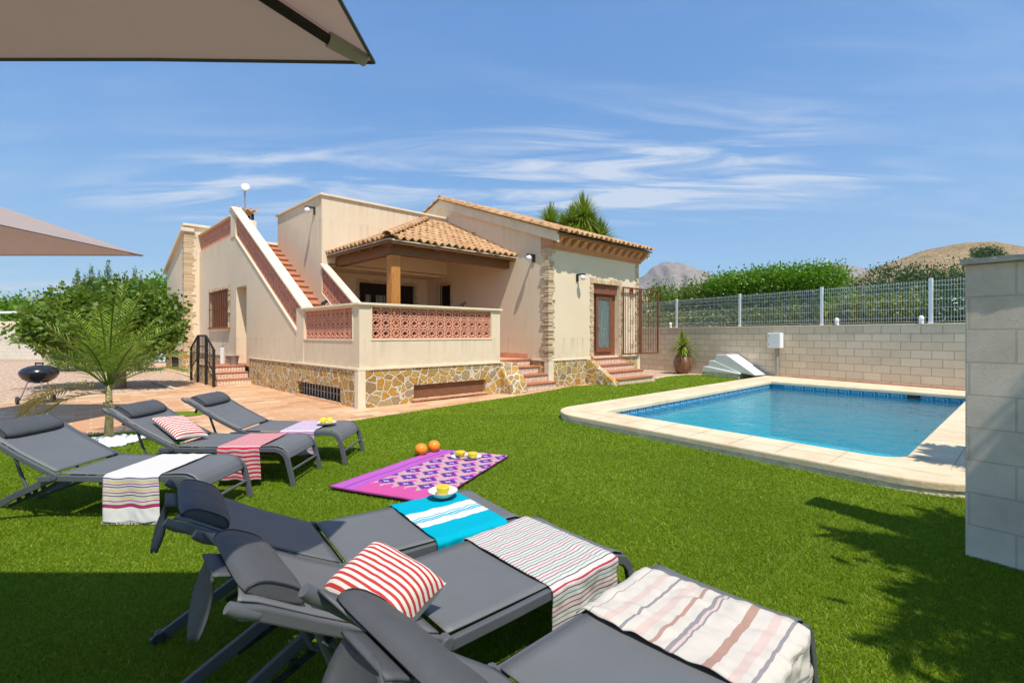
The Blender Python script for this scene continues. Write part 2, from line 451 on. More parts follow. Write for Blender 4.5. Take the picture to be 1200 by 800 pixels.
M['ivy'] = leaf_mat('ivy_leaf', [(0, (.06, .09, .012)), (.45, (.22, .27, .03)), (.8, (.38, .40, .06)), (1, (.42, .30, .12))], (.14, .18, .03))
M['shrub'] = leaf_mat('shrub_leaf', [(0, (.03, .07, .022)), (.6, (.055, .12, .035)), (1, (.13, .18, .05))], (.08, .14, .03))
M['palm'] = leaf_mat('palm_leaflet', [(0, (.09, .16, .012)), (.5, (.22, .33, .02)), (.85, (.36, .44, .04)), (1, (.50, .48, .10))], (.25, .34, .03), .4)
M['dryfrond'] = leaf_mat('dry_frond', [(0, (.22, .18, .05)), (.5, (.38, .30, .10)), (.8, (.22, .26, .04)), (1, (.5, .40, .18))], (.3, .25, .06))
M['bark'] = simple('grey_bark', (.30, .24, .18), .9, var=.3, scale=18, bump=.8, bscale=24, bd=.03)
M['palmstem'] = simple('palm_stem', (.36, .29, .13), .8, var=.3, scale=22, bump=.6, bscale=30)
M['flower'] = simple('white_flower', (.8, .8, .75), .7)
def sling_mat():
    n = NT('grey_sling_mesh'); c = n.coord('Object')
    ck = n.new('ShaderNodeTexChecker'); ck.inputs['Scale'].default_value = 420
    n.l.new(c, ck.inputs[0])
    w = n.math('ADD', n.math('MULTIPLY', n.noise(c, 700, 2, .5), .12), n.noise(n.mapping(c, (3, 1, 1)), 2.2, 3, .5))
    b = n.mix(ck.outputs[1], (.098, .102, .104), (.148, .150, .152))
    b = n.mix(n.ramp(n.noise(c, 4, 4, .6), [(.3, 0), (.8, .3)]), b, (.17, .175, .178))
    return n.pbr(b, .55, normal=n.bump(w, .35, .012), spec=.5)
M['sling'] = sling_mat()
M['lframe'] = simple('grey_lounger_frame', (.092, .096, .102), .42, .0, var=.06, bump=.06, bscale=300, spec=.5, bd=.002)
M['lpad'] = simple('charcoal_pad', (.075, .077, .08), .6, var=.1, bump=.4, bscale=400, bd=.002)
M['lleg'] = simple('dark_grey_leg', (.075, .08, .086), .4, var=.1, bump=.05)
M['canvas'] = None
def canvas():
    n = NT('taupe_canvas'); c = n.coord('Object')
    w = n.noise(c, 250, 2, .5); s = n.noise(c, 3, 3, .5)
    b = n.mix(n.ramp(s, [(.3, 0), (.7, 1)]), (.55, .48, .45), (.59, .52, .485))
    return n.pbr(b, .8, normal=n.bump(w, .2, .002), spec=.2, trans=((.62, .50, .46), .5))
M['canvas'] = canvas()
def stripes(name, stops, rough=.9, tscale=260, tr=.12, wr=.25):
    n = NT(name); uv = n.uv(); sx = n.new('ShaderNodeSeparateXYZ'); n.l.new(uv, sx.inputs[0])
    c = n.coord('Object')
    u = n.math('ADD', sx.outputs[0], n.math('MULTIPLY', n.math('SUBTRACT', n.noise(c, 14, 2), .5), .006))
    b = n.ramp(u, stops[:32], 'CONSTANT')
    return n.pbr(b, rough, normal=n.bump(n.noise(c, tscale, 3, .6), wr, .003), spec=.1, trans=(b, tr))
def periodic(name, base, cols, count, duty=.3, end=None, wr=.25, dots=None):
    """evenly repeated thin stripes along uv.x"""
    n = NT(name); uv = n.uv(); sx = n.new('ShaderNodeSeparateXYZ'); n.l.new(uv, sx.inputs[0])
    c = n.coord('Object')
    u = n.math('ADD', sx.outputs[0], n.math('MULTIPLY', n.math('SUBTRACT', n.noise(c, 12, 2), .5), .006))
    k = n.math('MULTIPLY', u, count)
    fr = n.math('FRACT', k)
    m = n.math('LESS_THAN', fr, duty)
    idx = n.math('FRACT', n.math('DIVIDE', n.math('FLOOR', k), len(cols)))
    cc = n.ramp(n.math('ADD', idx, .01), [(i/len(cols), q) for i, q in enumerate(cols)], 'CONSTANT')
    b = n.mix(m, base, cc)
    if end: # dense part between two positions of uv.x
        pass
    return n.pbr(b, .9, normal=n.bump(n.noise(c, 260, 3, .6), wr, .003), spec=.1, trans=(b, .1))
W_ = (.66, .62, .57)
M['towel_multi'] = stripes('multi_stripe_towel', [(0, W_), (.58, W_)] +
   [x for i in range(9) for x in ((.667+i*.021, [(.10, .09, .20), (.72, .58, .12), (.45, .10, .22)][i % 3]), (.675+i*.021, W_))] +
   [(.862, (.42, .05, .12)), (.888, (.82, .78, .74))])
M['towel_red'] = periodic('red_stripe_towel', (.64, .48, .46), [(.50, .03, .06), (.55, .06, .09)], 30, .52)
M['towel_lilac'] = periodic('lilac_stripe_towel', (.60, .52, .58), [(.42, .16, .32), (.20, .14, .36), (.66, .42, .55)], 36, .36)
M['towel_thin'] = periodic('thin_stripe_towel', (.60, .56, .52), [(.10, .05, .05), (.42, .04, .07), (.10, .05, .05), (.06, .30, .2)], 46, .24)
Tq = (.0, .38, .50)
M['towel_turq'] = stripes('turquoise_towel', [(0, Tq), (.30, (.72, .70, .62)), (.39, Tq), (.40, (.7, .7, .65)), (.415, Tq), (.43, (.66, .68, .62)), (.44, Tq), (.455, (.72, .70, .62)), (.53, Tq)])
Cr = (.62, .565, .49); Br = (.42, .26, .20); Gy = (.28, .25, .26); Lb = (.62, .48, .42)
M['towel_cream'] = stripes('cream_brown_towel', [(0, Cr), (.06, Gy), (.066, Cr), (.12, Lb), (.15, Cr), (.19, Gy), (.20, Cr), (.24, Lb), (.275, Cr), (.31, Br), (.325, Cr), (.37, Gy), (.385, Lb), (.395, Gy), (.405, Cr), (.50, Br), (.53, Cr), (.58, Lb), (.61, Cr), (.64, Gy), (.65, Cr), (.70, Gy), (.706, Cr), (.80, Gy), (.81, Cr), (.84, Br), (.85, Cr)])
def cushion_mat(ax=0):
    n = NT('red_striped_cushion'); uv = n.uv(); sx = n.new('ShaderNodeSeparateXYZ'); n.l.new(uv, sx.inputs[0])
    fr = n.math('FRACT', n.math('MULTIPLY', sx.outputs[ax], 13))
    wide = n.math('LESS_THAN', fr, .46)
    c = n.coord('Object')
    b = n.mix(wide, (.68, .60, .52), (.44, .045, .045))
    return n.pbr(b, .9, normal=n.bump(n.noise(c, 260, 3, .6), .3, .003), spec=.1)
M['cushion'] = cushion_mat(); M['cushion2'] = cushion_mat(1)
M['cushback'] = simple('cream_cotton', (.66, .60, .52), .9, var=.05, bump=.3, bscale=200)
def mat_mat():
    n = NT('purple_picnic_mat'); uv = n.uv(); sx = n.new('ShaderNodeSeparateXYZ'); n.l.new(uv, sx.inputs[0])
    x, y = sx.outputs[0], sx.outputs[1]
    X = n.math('MULTIPLY', x, 8.4); Y = n.math('MULTIPLY', y, 4.8)
    def fl(off, sxy=1.):
        # staggered rosettes
        row = n.math('FLOOR', n.math('ADD', X, off)); shift = n.math('MULTIPLY', n.math('MODULO', row, 2.), .5)
        fx = n.math('SUBTRACT', n.math('FRACT', n.math('ADD', X, off)), .5)
        fy = n.math('SUBTRACT', n.math('FRACT', n.math('ADD', Y, shift)), .5)
        fx = n.math('SNAP', fx, .09); fy = n.math('SNAP', fy, .06)
        return n.math('ADD', n.math('ABSOLUTE', fx), n.math('MULTIPLY', n.math('ABSOLUTE', fy), 1.05))
    d = fl(0.); d2 = fl(.5)
    base = (.50, .30, .30)
    t = n.mix(n.math('LESS_THAN', d2, .26), base, (.55, .10, .34))
    t = n.mix(n.math('LESS_THAN', d, .47), t, (.10, .025, .23))
    t = n.mix(n.math('LESS_THAN', d, .13), t, (.52, .38, .55))
    # pink borders
    bz = n.math('GREATER_THAN', n.math('ADD', x, n.math('MULTIPLY', n.math('PINGPONG', y, .06), 1.2)), .87)
    t = n.mix(bz, t, (.52, .07, .26))
    left = n.math('LESS_THAN', y, .25)
    left = n.math('MULTIPLY', left, n.math('GREATER_THAN', x, .0))
    t2 = n.mix(n.math('LESS_THAN', y, .20), (.36, .09, .36), (.42, .09, .38))
    t = n.mix(left, t, t2)
    ln = n.math('LESS_THAN', n.math('ABSOLUTE', n.math('SUBTRACT', y, .13)), .012)
    t = n.mix(ln, t, (.20, .05, .34))
    rim = n.math('MAXIMUM', n.math('GREATER_THAN', x, .985), n.math('GREATER_THAN', y, .985))
    t = n.mix(rim, t, (.16, .02, .10))
    c = n.coord('Object')
    return n.pbr(t, .75, normal=n.bump(n.noise(c, 180, 3, .6), .4, .003), spec=.25)
M['mat'] = mat_mat()
M['lemon'] = simple('lemon_skin', (.80, .62, .03), .45, bump=.3, bscale=60)
M['orange'] = simple('orange_skin', (.80, .25, .015), .4, bump=.3, bscale=90, bd=.003)
M['juice'] = simple('orange_flesh', (.85, .50, .03), .35, var=.15, bump=.2)
M['china'] = simple('cream_china', (.78, .76, .70), .2, var=.03, bump=.0, spec=.5)
M['chinagrey'] = simple('grey_china_rim', (.40, .38, .34), .3, var=.1, bump=.0)
M['pebble'] = simple('white_pebble', (.78, .78, .77), .6, var=.1, bump=.2)
def coping_mat():
    n = NT('cream_coping'); uv = n.uv(); c = n.coord('Object')
    b = n.ramp(n.noise(c, 2.2, 5, .65), [(.3, (.58, .44, .27)), (.55, (.68, .55, .37)), (.75, (.73, .62, .45))])
    b = n.mix(n.ramp(n.noise(c, 11, 6, .75), [(.55, 0), (.78, .45)]), b, (.50, .38, .25))
    return n.pbr(b, .85, normal=n.bump(n.noise(c, 35, 5, .7), .5, .012), spec=.3)
M['coping'] = coping_mat()
M['joint'] = simple('coping_joint', (.42, .33, .22), .95)
M['edge'] = simple('rough_cement_edge', (.70, .59, .43), .95, var=.28, scale=7, bump=.9, bscale=30, bd=.02)
def pool_tile(name, c1, c2, c3, sz=.025):
    n = NT(name); uv = n.uv(); c = n.coord('Object')
    v = n.new('ShaderNodeTexBrick'); n.l.new(uv, v.inputs[0]); v.offset = 0
    v.inputs['Scale'].default_value = 1; v.inputs['Brick Width'].default_value = sz; v.inputs['Row Height'].default_value = sz; v.inputs['Mortar Size'].default_value = sz*.07
    v.inputs['Color1'].default_value = (*c1, 1); v.inputs['Color2'].default_value = (*c2, 1); v.inputs['Mortar'].default_value = (*c3, 1)
    b = n.mix(n.ramp(n.noise(c, 1.1, 3), [(.3, 0), (.7, .5)]), v.outputs[0], c2)
    return n.pbr(b, .25, spec=.5)
M['pool'] = pool_tile('pool_mosaic', (.012, .46, .58), (.035, .56, .67), (.18, .64, .72), .05)
M['band'] = pool_tile('pool_band_tile', (.01, .17, .36), (.015, .22, .42), (.10, .32, .50))
M['key'] = simple('white_key_tile', (.50, .66, .72), .25, var=.05, bump=0)
def water_mat():
    n = NT('pool_water'); c = n.coord('Object')
    b1 = n.noise(c, 3.2, 3, .5, dist=.4); b2 = n.noise(c, 11, 3, .55)
    h = n.math('ADD', n.math('MULTIPLY', b1, .75), n.math('MULTIPLY', b2, .22))
    nm = n.bump(h, .55, .05)
    fr = n.new('ShaderNodeFresnel'); fr.inputs[0].default_value = 1.33; n.l.new(nm, fr.inputs['Normal'])
    tr = n.new('ShaderNodeBsdfTransparent'); tr.inputs[0].default_value = (.50, .93, .97, 1)
    gl = n.new('ShaderNodeBsdfGlossy'); gl.inputs['Roughness'].default_value = .02; n.l.new(nm, gl.inputs['Normal'])
    df = n.new('ShaderNodeBsdfDiffuse'); df.inputs[0].default_value = (.02, .50, .66, 1)
    m0 = n.new('ShaderNodeMixShader'); m0.inputs[0].default_value = .12
    n.l.new(tr.outputs[0], m0.inputs[1]); n.l.new(df.outputs[0], m0.inputs[2])
    m = n.new('ShaderNodeMixShader'); n.l.new(fr.outputs[0], m.inputs[0]); n.l.new(m0.outputs[0], m.inputs[1]); n.l.new(gl.outputs[0], m.inputs[2])
    n.l.new(m.outputs[0], n.out.inputs[0]); return n.m
M['water'] = water_mat()
def hill_mat(name, a, b, c_, veg=(.08, .10, .03), vs=.03, amt=.5):
    n = NT(name); c = n.coord('Object')
    f = n.noise(c, vs, 8, .75); g = n.noise(c, vs*6, 6, .8)
    t = n.ramp(f, [(.3, a), (.5, b), (.7, c_)])
    t = n.mix(n.ramp(g, [(.50, 0), (.62, amt)]), t, veg)
    t = n.mix(n.ramp(n.noise(c, vs*22, 4, .7), [(.52, 0), (.60, amt)]), t, tuple(x*.7 for x in veg))
    t = n.mix(n.ramp(n.noise(c, vs*14, 4, .7), [(.60, 0), (.70, .6)]), t, tuple(min(1, x*1.25) for x in c_))
    return n.pbr(t, .95, normal=n.bump(g, .7, 1.0/vs*.05), spec=.1)
M['hill'] = hill_mat('dry_hillside', (.26, .17, .095), (.36, .25, .14), (.42, .31, .19), (.11, .10, .045), .035, .85)
M['mountain'] = hill_mat('grey_mountain_rock', (.20, .17, .15), (.30, .25, .22), (.40, .34, .29), (.13, .13, .09), .006, .6)
SKY_AIR, SKY_DUST, SKY_OZ, SKY_STR, CLD, EXPO, HAZE = 1.0, 0.4, 3.0, .15, 8.0, 0.80, .00007
# ================================================================== SETTING
eB = (.7443, .6678); eA = (.619, -.786); P1 = (1.5, 7.7)
PL, PW = 7.3, 3.85
def PT(p, q, z=0): return (P1[0]+p*eB[0]+q*eA[0], P1[1]+p*eB[1]+q*eA[1], z)
def arc(c, r, a0, a1, n=7): return [(c[0]+r*math.cos(a0+(a1-a0)*i/n), c[1]+r*math.sin(a0+(a1-a0)*i/n)) for i in range(n+1)]
ri = .10
inner_pq = arc((.28, .28), .28, -math.pi/2*1, -math.pi, 3)[::-1][:0] + \
    [(0.0, 0.0)] + arc((.30, PW-.30), .30, math.pi, math.pi/2, 6) + [(PL, PW), (PL, 0.0)]
outer_pq = arc((-.72+.66, -.70+.66), .66, -math.pi/2, -math.pi, 10) + arc((-.72+.75, PW+.75-.75), .75, math.pi, math.pi/2, 10)
inner = [PT(*q)[:2] for q in inner_pq]
outer = [PT(*q)[:2] for q in outer_pq] + [(10.55, 9.62), (7.80, 14.38)]
def grow(poly, d):
    cx = sum(p[0] for p in poly)/len(poly); cy = sum(p[1] for p in poly)/len(poly)
    return [(cx+(x-cx)*(1+d), cy+(y-cy)*(1+d)) for x, y in poly]
hole = grow(inner, .03)
def sheet(name, outer_, holes, z, mat, bot=None, kind='structure', parent=None):
    bm = bmesh.new(); eds = []
    for lp in [outer_] + list(holes):
        vs = [bm.verts.new((x, y, z)) for x, y in lp]
        eds += [bm.edges.new((vs[i], vs[(i+1) % len(vs)])) for i in range(len(vs))]
    bmesh.ops.triangle_fill(bm, use_beauty=True, use_dissolve=False, edges=eds)
    for f in bm.faces:
        f.normal_update()
        if f.normal.z < 0: f.normal_flip()
    if bot is not None:
        bes = [e for e in bm.edges if e.is_boundary]
        for e in bes:
            a, b = e.verts
            bm.faces.new((a, b, bm.verts.new((b.co.x, b.co.y, bot)), bm.verts.new((a.co.x, a.co.y, bot))))
        bmesh.ops.remove_doubles(bm, verts=bm.verts, dist=.0005)
        bmesh.ops.recalc_face_normals(bm, faces=bm.faces)
    uvl = bm.loops.layers.uv.new('UVMap')
    for f in bm.faces:
        for l in f.loops:
            c = l.vert.co; l[uvl].uv = (c.x*.7443+c.y*.6678, -c.x*.6678+c.y*.7443 + c.z)
    me = bpy.data.meshes.new(name); bm.to_mesh(me); bm.free(); me.materials.append(mat)
    o = bpy.data.objects.new(name, me); col.objects.link(o)
    if kind: o['kind'] = kind
    if parent: o.parent = parent
    return o
S = 9000
sheet('ground', [(-S, -S), (S, -S), (S, S), (-S, S)], [hole], -.012, M['gravel'])
patio_poly = [(-3, 4.6), (-14, 4.9), (-14, 9.25), (-10.05, 9.22), (-8.28, 11.59), (-10.37, 13.58), (-9.84, 14.63), (-12.2, 17.1), (-16.7, 20.9), (-15.5, 24),
              (-6, 24), (3, 16), (3.1, 13.5), (.5, 9.2)]
sheet('patio', patio_poly, [], -.006, M['patio'])
lawn_poly = [(-9, -5), (-9, 5.25), (-6.3, 5.5), (-6.0, 6.1), (-5.75, 6.45), (-5.35, 6.62), (-4.9, 6.5), (-4.6, 6.2), (-4.2, 5.95), (-3.4, 6.45), (-2.66, 7.3), (-2.2, 7.85), (-1.3, 8.92),
             (-.7, 9.6), (.36, 10.75), (1.2, 11.9), (1.6, 12.55), (3.0, 13.2), (4.15, 13.7), (4.42, 14.45), (5.0, 15.25), (5.9, 15.95), (6.85, 15.95), (7.80, 14.45), (10.9, 9.0), (13.5, 4.5), (13.5, -5)]
sheet('lawn', lawn_poly, [hole], 0.0, M['lawn'])
# small round patch of turf in the patio
mb = MB(); c = Vector((-5.78, 8.1, 0))
mb.face([(c.x+.46*math.cos(t*math.pi/12), c.y+.30*math.sin(t*math.pi/12), .004) for t in range(24)])
o = mb.build('turf_patch', M['lawn']); o['kind'] = 'structure'
# cream kerb along the gravel beds
mb = MB()
def kerb(pts, w=.07, h=.03):
    for a, b in zip(pts, pts[1:]):
        d = Vector((b[0]-a[0], b[1]-a[1], 0)).normalized(); n_ = Vector((-d.y, d.x, 0))*w/2
        A_, B_ = Vector((*a, 0)), Vector((*b, 0))
        mb.hexa([A_-n_, B_-n_, B_+n_, A_+n_]+[p+Vector((0, 0, h)) for p in (A_-n_, B_-n_, B_+n_, A_+n_)])
kerb([(-10.05, 9.25), (-8.28, 11.59)]); kerb([(-8.27, 11.61), (-10.37, 13.58)]); kerb([(-9.84, 14.63), (-12.2, 17.1)])
kerb([(4.42, 14.47), (5.0, 15.29), (5.9, 16.0), (6.75, 16.02)])
o = mb.build('kerb', M['coping']); o['kind'] = 'structure'

# ---- turf blades
def in_poly(x, y, poly):
    r = np.zeros(len(x), bool); n = len(poly); j = n-1
    for i in range(n):
        xi, yi = poly[i]; xj, yj = poly[j]
        c = ((yi > y) != (yj > y)) & (x < (xj-xi)*(y-yi)/(yj-yi+1e-12)+xi)
        r ^= c; j = i
    return r
def blades(y0, y1, dens, h, w):
    xm = 1.2*y1+1.6; N = int((2*xm)*(y1-y0)*dens)
    x = rng.uniform(-xm, xm, N); y = rng.uniform(y0, y1, N)
    k = (np.abs(x) < 1.2*y+1.6) & in_poly(x, y, lawn_poly) & ~in_poly(x, y, outer)
    k &= ~(((x+5.2)**2/.30+(y-5.93)**2/.09) < .5)
    off = (x*eB[1]-y*eB[0]) - (1.245*eB[1]-2.446*eB[0])     # carpet seams every two metres
    sd_ = np.abs((off+1.0) % 2.0-1.0); k &= ~((sd_ < .011) & (rng.random(N) < .8))
    x, y = x[k], y[k]; n = len(x)
    th = rng.uniform(0, 2*np.pi, n); hh = h*rng.uniform(.55, 1.15, n); ww = w*rng.uniform(.7, 1.3, n)
    lx = rng.normal(0, .85, n)*hh; ly = rng.normal(0, .85, n)*hh
    v = np.empty((n, 4, 3)); cx, sx = np.cos(th)*ww/2, np.sin(th)*ww/2
    v[:, 0] = np.stack([x-cx, y-sx, np.full(n, -.002)], 1); v[:, 1] = np.stack([x+cx, y+sx, np.full(n, -.002)], 1)
    v[:, 2] = np.stack([x+cx*.35+lx, y+sx*.35+ly, hh], 1); v[:, 3] = np.stack([x-cx*.35+lx, y-sx*.35+ly, hh], 1)
    r = np.clip(rng.beta(2, 2.4, n), 0, .96); m = rng.random(n) < .02; r[m] = rng.uniform(.95, 1, m.sum())
    return v, r
VV, RR = [], []
for y0, y1, dn, h, w in [(.3, 1.0, 14000, .014, .0045), (1.0, 2.6, 32000, .013, .0032), (2.6, 3.8, 26000, .014, .0038), (3.8, 5.5, 13000, .015, .0052), (5.5, 8, 6000, .016, .008), (8, 12, 2000, .017, .012), (12, 17, 800, .018, .020)]:
    v, r = blades(y0, y1, dn, h, w); VV.append(v.reshape(-1, 3)); RR.append(np.repeat(r, 4))
V = np.concatenate(VV); Rr = np.concatenate(RR); nb = len(V)//4
g = np_mesh('grass', V, np.arange(nb*4).reshape(-1, 4), M['blade'], attr=Rr)
tag(g, kind='stuff', label='short bright green artificial turf around the loungers and pool', cat='grass')
print('blades', nb)

# ================================================================== POOL
pool = empty('swimming_pool', PT(PL/2, PW/2, 0), 'rectangular blue swimming pool with a wide cream coping', 'pool')
def rel(o, parent):
    o.parent = parent; o.matrix_parent_inverse = Matrix.Translation(-Vector(parent.location)); return o
cop = sheet('coping', outer, [inner], .125, M['coping'], bot=.055, kind=None); rel(cop, pool)
bv = cop.modifiers.new('bevel', 'BEVEL'); bv.width = .022; bv.segments = 3; bv.limit_method = 'ANGLE'; bv.angle_limit = R(50)
edge = sheet('coping_edge', grow(outer, -.006), [grow(inner, .012)], .054, M['edge'], bot=-.02, kind=None); rel(edge, pool)
n_in = len(inner)
mb = MB(); 
inb = grow(inner, .010)
for i in range(n_in):
    a, b = inb[i], inb[(i+1) % n_in]
    mb.face([(*a, -1.35), (*b, -1.35), (*b, -.16), (*a, -.16)])
mb.face([(*p, -1.35) for p in inb])
o = mb.build('basin', M['pool'], pool)
mb = MB()
for i in range(n_in):
    a, b = inb[i], inb[(i+1) % n_in]
    mb.face([(*a, -.1598), (*b, -.1598), (*b, .0535), (*a, .0535)])
mb.build('tile_band', M['band'], pool)
# greek key tiles
mb = MB()
def keyrow(a, b):
    a = Vector((*a, 0)); b = Vector((*b, 0)); L = (b-a).length; d = (b-a)/L
    cx, cy = PT(PL/2, PW/2)[:2]; n_ = Vector((-d.y, d.x, 0))
    if n_.dot(Vector((cx, cy, 0))-a) < 0: n_ = -n_
    k = 0; s = .1
    while s < L-.3:
        for (x0, x1, z0, z1) in ((0, .19, .022, .034), (0, .014, -.03, .034), (.176, .19, -.012, .034), (.08, .19, -.012, -.002), (.06, .074, -.03, -.002) ):
            p0, p1 = a+d*(s+x0)+n_*.003, a+d*(s+x1)+n_*.003
            mb.face([(p0.x, p0.y, z0), (p1.x, p1.y, z0), (p1.x, p1.y, z1), (p0.x, p0.y, z1)])
        s += .25
for i in range(n_in):
    a, b = inb[i], inb[(i+1) % n_in]
    if (Vector(a)-Vector(b)).length > 1: keyrow(a, b)
mb.builds('key_pattern', M['key'], pool, gap=.2)
# joints between the coping slabs
mb = MB()
def strip(a, b, z, w=.006):
    a = Vector(a); b = Vector(b); d = (b-a).normalized(); n_ = Vector((-d.y, d.x, 0))*w/2; Z = Vector((0, 0, z))
    mb.face([a-n_+Z, b-n_+Z, b+n_+Z, a+n_+Z])
for i in range(1, 8): strip(PT(-.69, -.1+i*.5), PT(-.02, -.1+i*.5), .1285)
for i in range(0, 15): strip(PT(.2+i*.5, -.67), PT(.2+i*.5, -.02), .1285); strip(PT(.2+i*.5, PW+.02), PT(.2+i*.5, PW+.74), .1285)
strip(PT(-.37, -.3), PT(-.37, PW+.4), .1285); strip(PT(-.1, -.37), PT(8.6, -.37), .1285); strip(PT(-.1, PW+.37), PT(8.0, PW+.37), .1285)
mb.build('joint', M['joint'], pool)
mb = MB(); mb.box(.0, .22, .0, .03, -.05, .03, 0, lambda x, y, z: PT(PL+.016-.01+y, PW-1.0+x, z)); mb.build('skimmer', M['dark'], pool)
mb = MB(); mb.face([(*p, -.03) for p in inb]); w = mb.build('water', M['water']); w['kind'] = 'structure'

# ================================================================== GARDEN WALL + FENCE
wd = (-.5, .866); W0 = (9.0, 12.4)
def WT(t, d, z): # d: away from the pool
    return (W0[0]+t*wd[0]+d*.866, W0[1]+t*wd[1]+d*.5, z)
gw = empty('block_wall', WT(2, 0, 0), 'long cream block wall behind the pool carrying the white fence', 'wall')
mb = MB(); mb.box(-5, 9, .0, .2, -.01, 1.60, 0, WT); mb.build('blockwork', M['block'], gw)
mb = MB(); mb.box(-5, 9, -.012, .212, 1.60, 1.635, 0, WT); mb.build('capping', M['trim'], gw, bevel=.006)
mb = MB(); mb.box(2.2, -5, -.03, -.002, .12, .15, 0, WT); mb.build('skirting', M['terra_pink'], gw)
# posts measured: t positions
def t_at(px):
    s = (px-600)/550; return (W0[0]-s*W0[1])/(s*wd[1]-wd[0])
tp = [t_at(1200), t_at(1089), t_at(961), t_at(865), t_at(791), t_at(730)]
fence = empty('mesh_fence', WT(3, .09, 1.637), 'white wire mesh fence on top of the long block wall', 'fence')
for i, t in enumerate(tp):
    mb = MB(); mb.box(t-.035, t+.035, .06, .12, 1.637, 2.70, 0, WT); mb.box(t-.05, t+.05, .05, .13, 1.637, 1.65, 0, WT)
    base = WT(t, .09, 1.64)
    o = mb.build('post', M['whitemetal'], fence, bevel=.004)
for i in range(len(tp)-1):
    a, b = tp[i]+.045, tp[i+1]-.045
    if a > b: a, b = b, a
    mb = MB(); n_ = int((b-a)/.052)
    for k in range(n_+1):
        t = a+(b-a)*k/n_
        mb.box(t-.0024, t+.0024, .0868, .0916, 1.66, 2.66, 0, WT)
    for z in (1.68, 1.78, 2.0, 2.2, 2.40, 2.52, 2.62):
        mb.box(a, b, .079, .0855, z-.0035, z+.0035, 0, WT)
    mb.build('mesh_panel', M['whitemetal'], fence)
for i, px in enumerate((1079, 980, 785)):
    t = t_at(px); mb = MB(); c = WT(t, .03, 1.637)
    mb.lathe([(.0, 0), (.05, 0), (.05, .10), (.058, .11), (.05, .16), (.02, .185), (0, .187)], c, 14)
    o = mb.build('garden_light', M['white'], smooth=True, autosm=40)
    tag(o, 'small cream dome light on the block wall ' + ['next to the rightmost post', 'right of the third post', 'nearest the house'][i], 'light', 'dome lights on the wall')

# near grey wall
NW = (2.81, 2.91); nd = (.619, -.786); nn = (.786, .619)
def NTf(t, d, z): return (NW[0]+t*nd[0]+d*nn[0], NW[1]+t*nd[1]+d*nn[1], z)
nw = empty('garden_wall', NTf(.5, .1, 0), 'grey concrete block wall end with rough cement cap at the right edge', 'wall')
mb = MB(); mb.box(0, 3.4, 0, .2, -.01, 1.80, 0, NTf); mb.build('blockwork', M['block_near'], nw, bevel=.006)
mb = MB()
rr = random.Random(3)
def capfn(a, b):
    # wavy lower edge cap
    per = [(-.035, 1.802+.0), (-.04, 1.835), (.1, 1.848), (.24, 1.835), (.235, 1.802)]
    k = b*(len(per)-1); i = min(int(k), len(per)-2); f = k-i
    d = per[i][0]*(1-f)+per[i+1][0]*f; z = per[i][1]*(1-f)+per[i+1][1]*f
    t = -.02+3.44*a; nz = noise.noise(Vector((t*14, d*9, 1)))*.008
    return NTf(t, d+nz, z+nz)
mb.grid(capfn, 170, 8); 
mb.box(-.015, 3.4, -.034, .234, 1.801, 1.83, 0, NTf)
mb.build('wall_cap', M['cap'], nw)

# electric box on its post
eb = empty('meter_box', WT(t_at(911), -.1, .12), 'white electric meter box on a grey post against the block wall', 'electric box')
t0 = t_at(911)
mb = MB(); mb.box(t0-.2, t0+.2, -.19, -.02, .97, 1.42, 0, WT); b_ = mb.build('cabinet', M['white'], eb, bevel=.012)
mb = MB(); mb.box(t0-.185, t0+.185, -.2, -.192, .985, 1.405, 0, WT); mb.build('door', M['white'], eb, bevel=.004)
mb = MB()
for z in (1.08, 1.33): mb.box(t0+.14, t0+.165, -.206, -.201, z-.012, z+.012, 0, WT)
mb.builds('lock', M['black'], eb)
mb = MB(); mb.box(t0-.06, t0+.02, -.12, -.02, .12, .968, 0, WT); mb.build('post', M['grey_metal'], eb, bevel=.006)
mb = MB(); mb.tube([WT(t0+.05, -.03, .12), WT(t0+.05, -.03, .96)], .014, 8); mb.build('conduit', M['block_white'], eb)

# white wedge shaped pool steps stored by the wall
ws = empty('pool_cover_box', (7.0, 15.2, 0), 'white sloping pump house lid with stepped side beside the pool', 'pool box')
def wst(x, y, z): return (6.57+.5*x+.866*y, 15.7-.866*x+.5*y, z)   # x along the wall towards the pool, y towards the wall
mb = MB(); mb.box(-.08, 1.25, -.22, .38, 0, .14, 0, wst); mb.build('plinth', M['edge'], ws, bevel=.01)
WP = lambda a, p, q: wst(p, a, q)
mb = MB(); mb.prism([(-.10, .142), (1.3, .142), (1.3, .17), (.10, .32), (.0, .32)], -.24, .36, WP); mb.build('lower_step', M['white'], ws, bevel=.012)
mb = MB(); mb.prism([(.14, .325), (1.1, .175), (1.3, .175), (1.3, .19), (.34, .52), (.18, .52)], -.20, .38, WP); mb.build('middle_step', M['white'], ws, bevel=.012)
mb = MB(); mb.prism([(.36, .525), (1.35, .18), (1.75, .13), (1.78, .155), (.80, .74), (.44, .72)], -.18, .40, WP); mb.build('sloping_lid', M['white'], ws, bevel=.015)

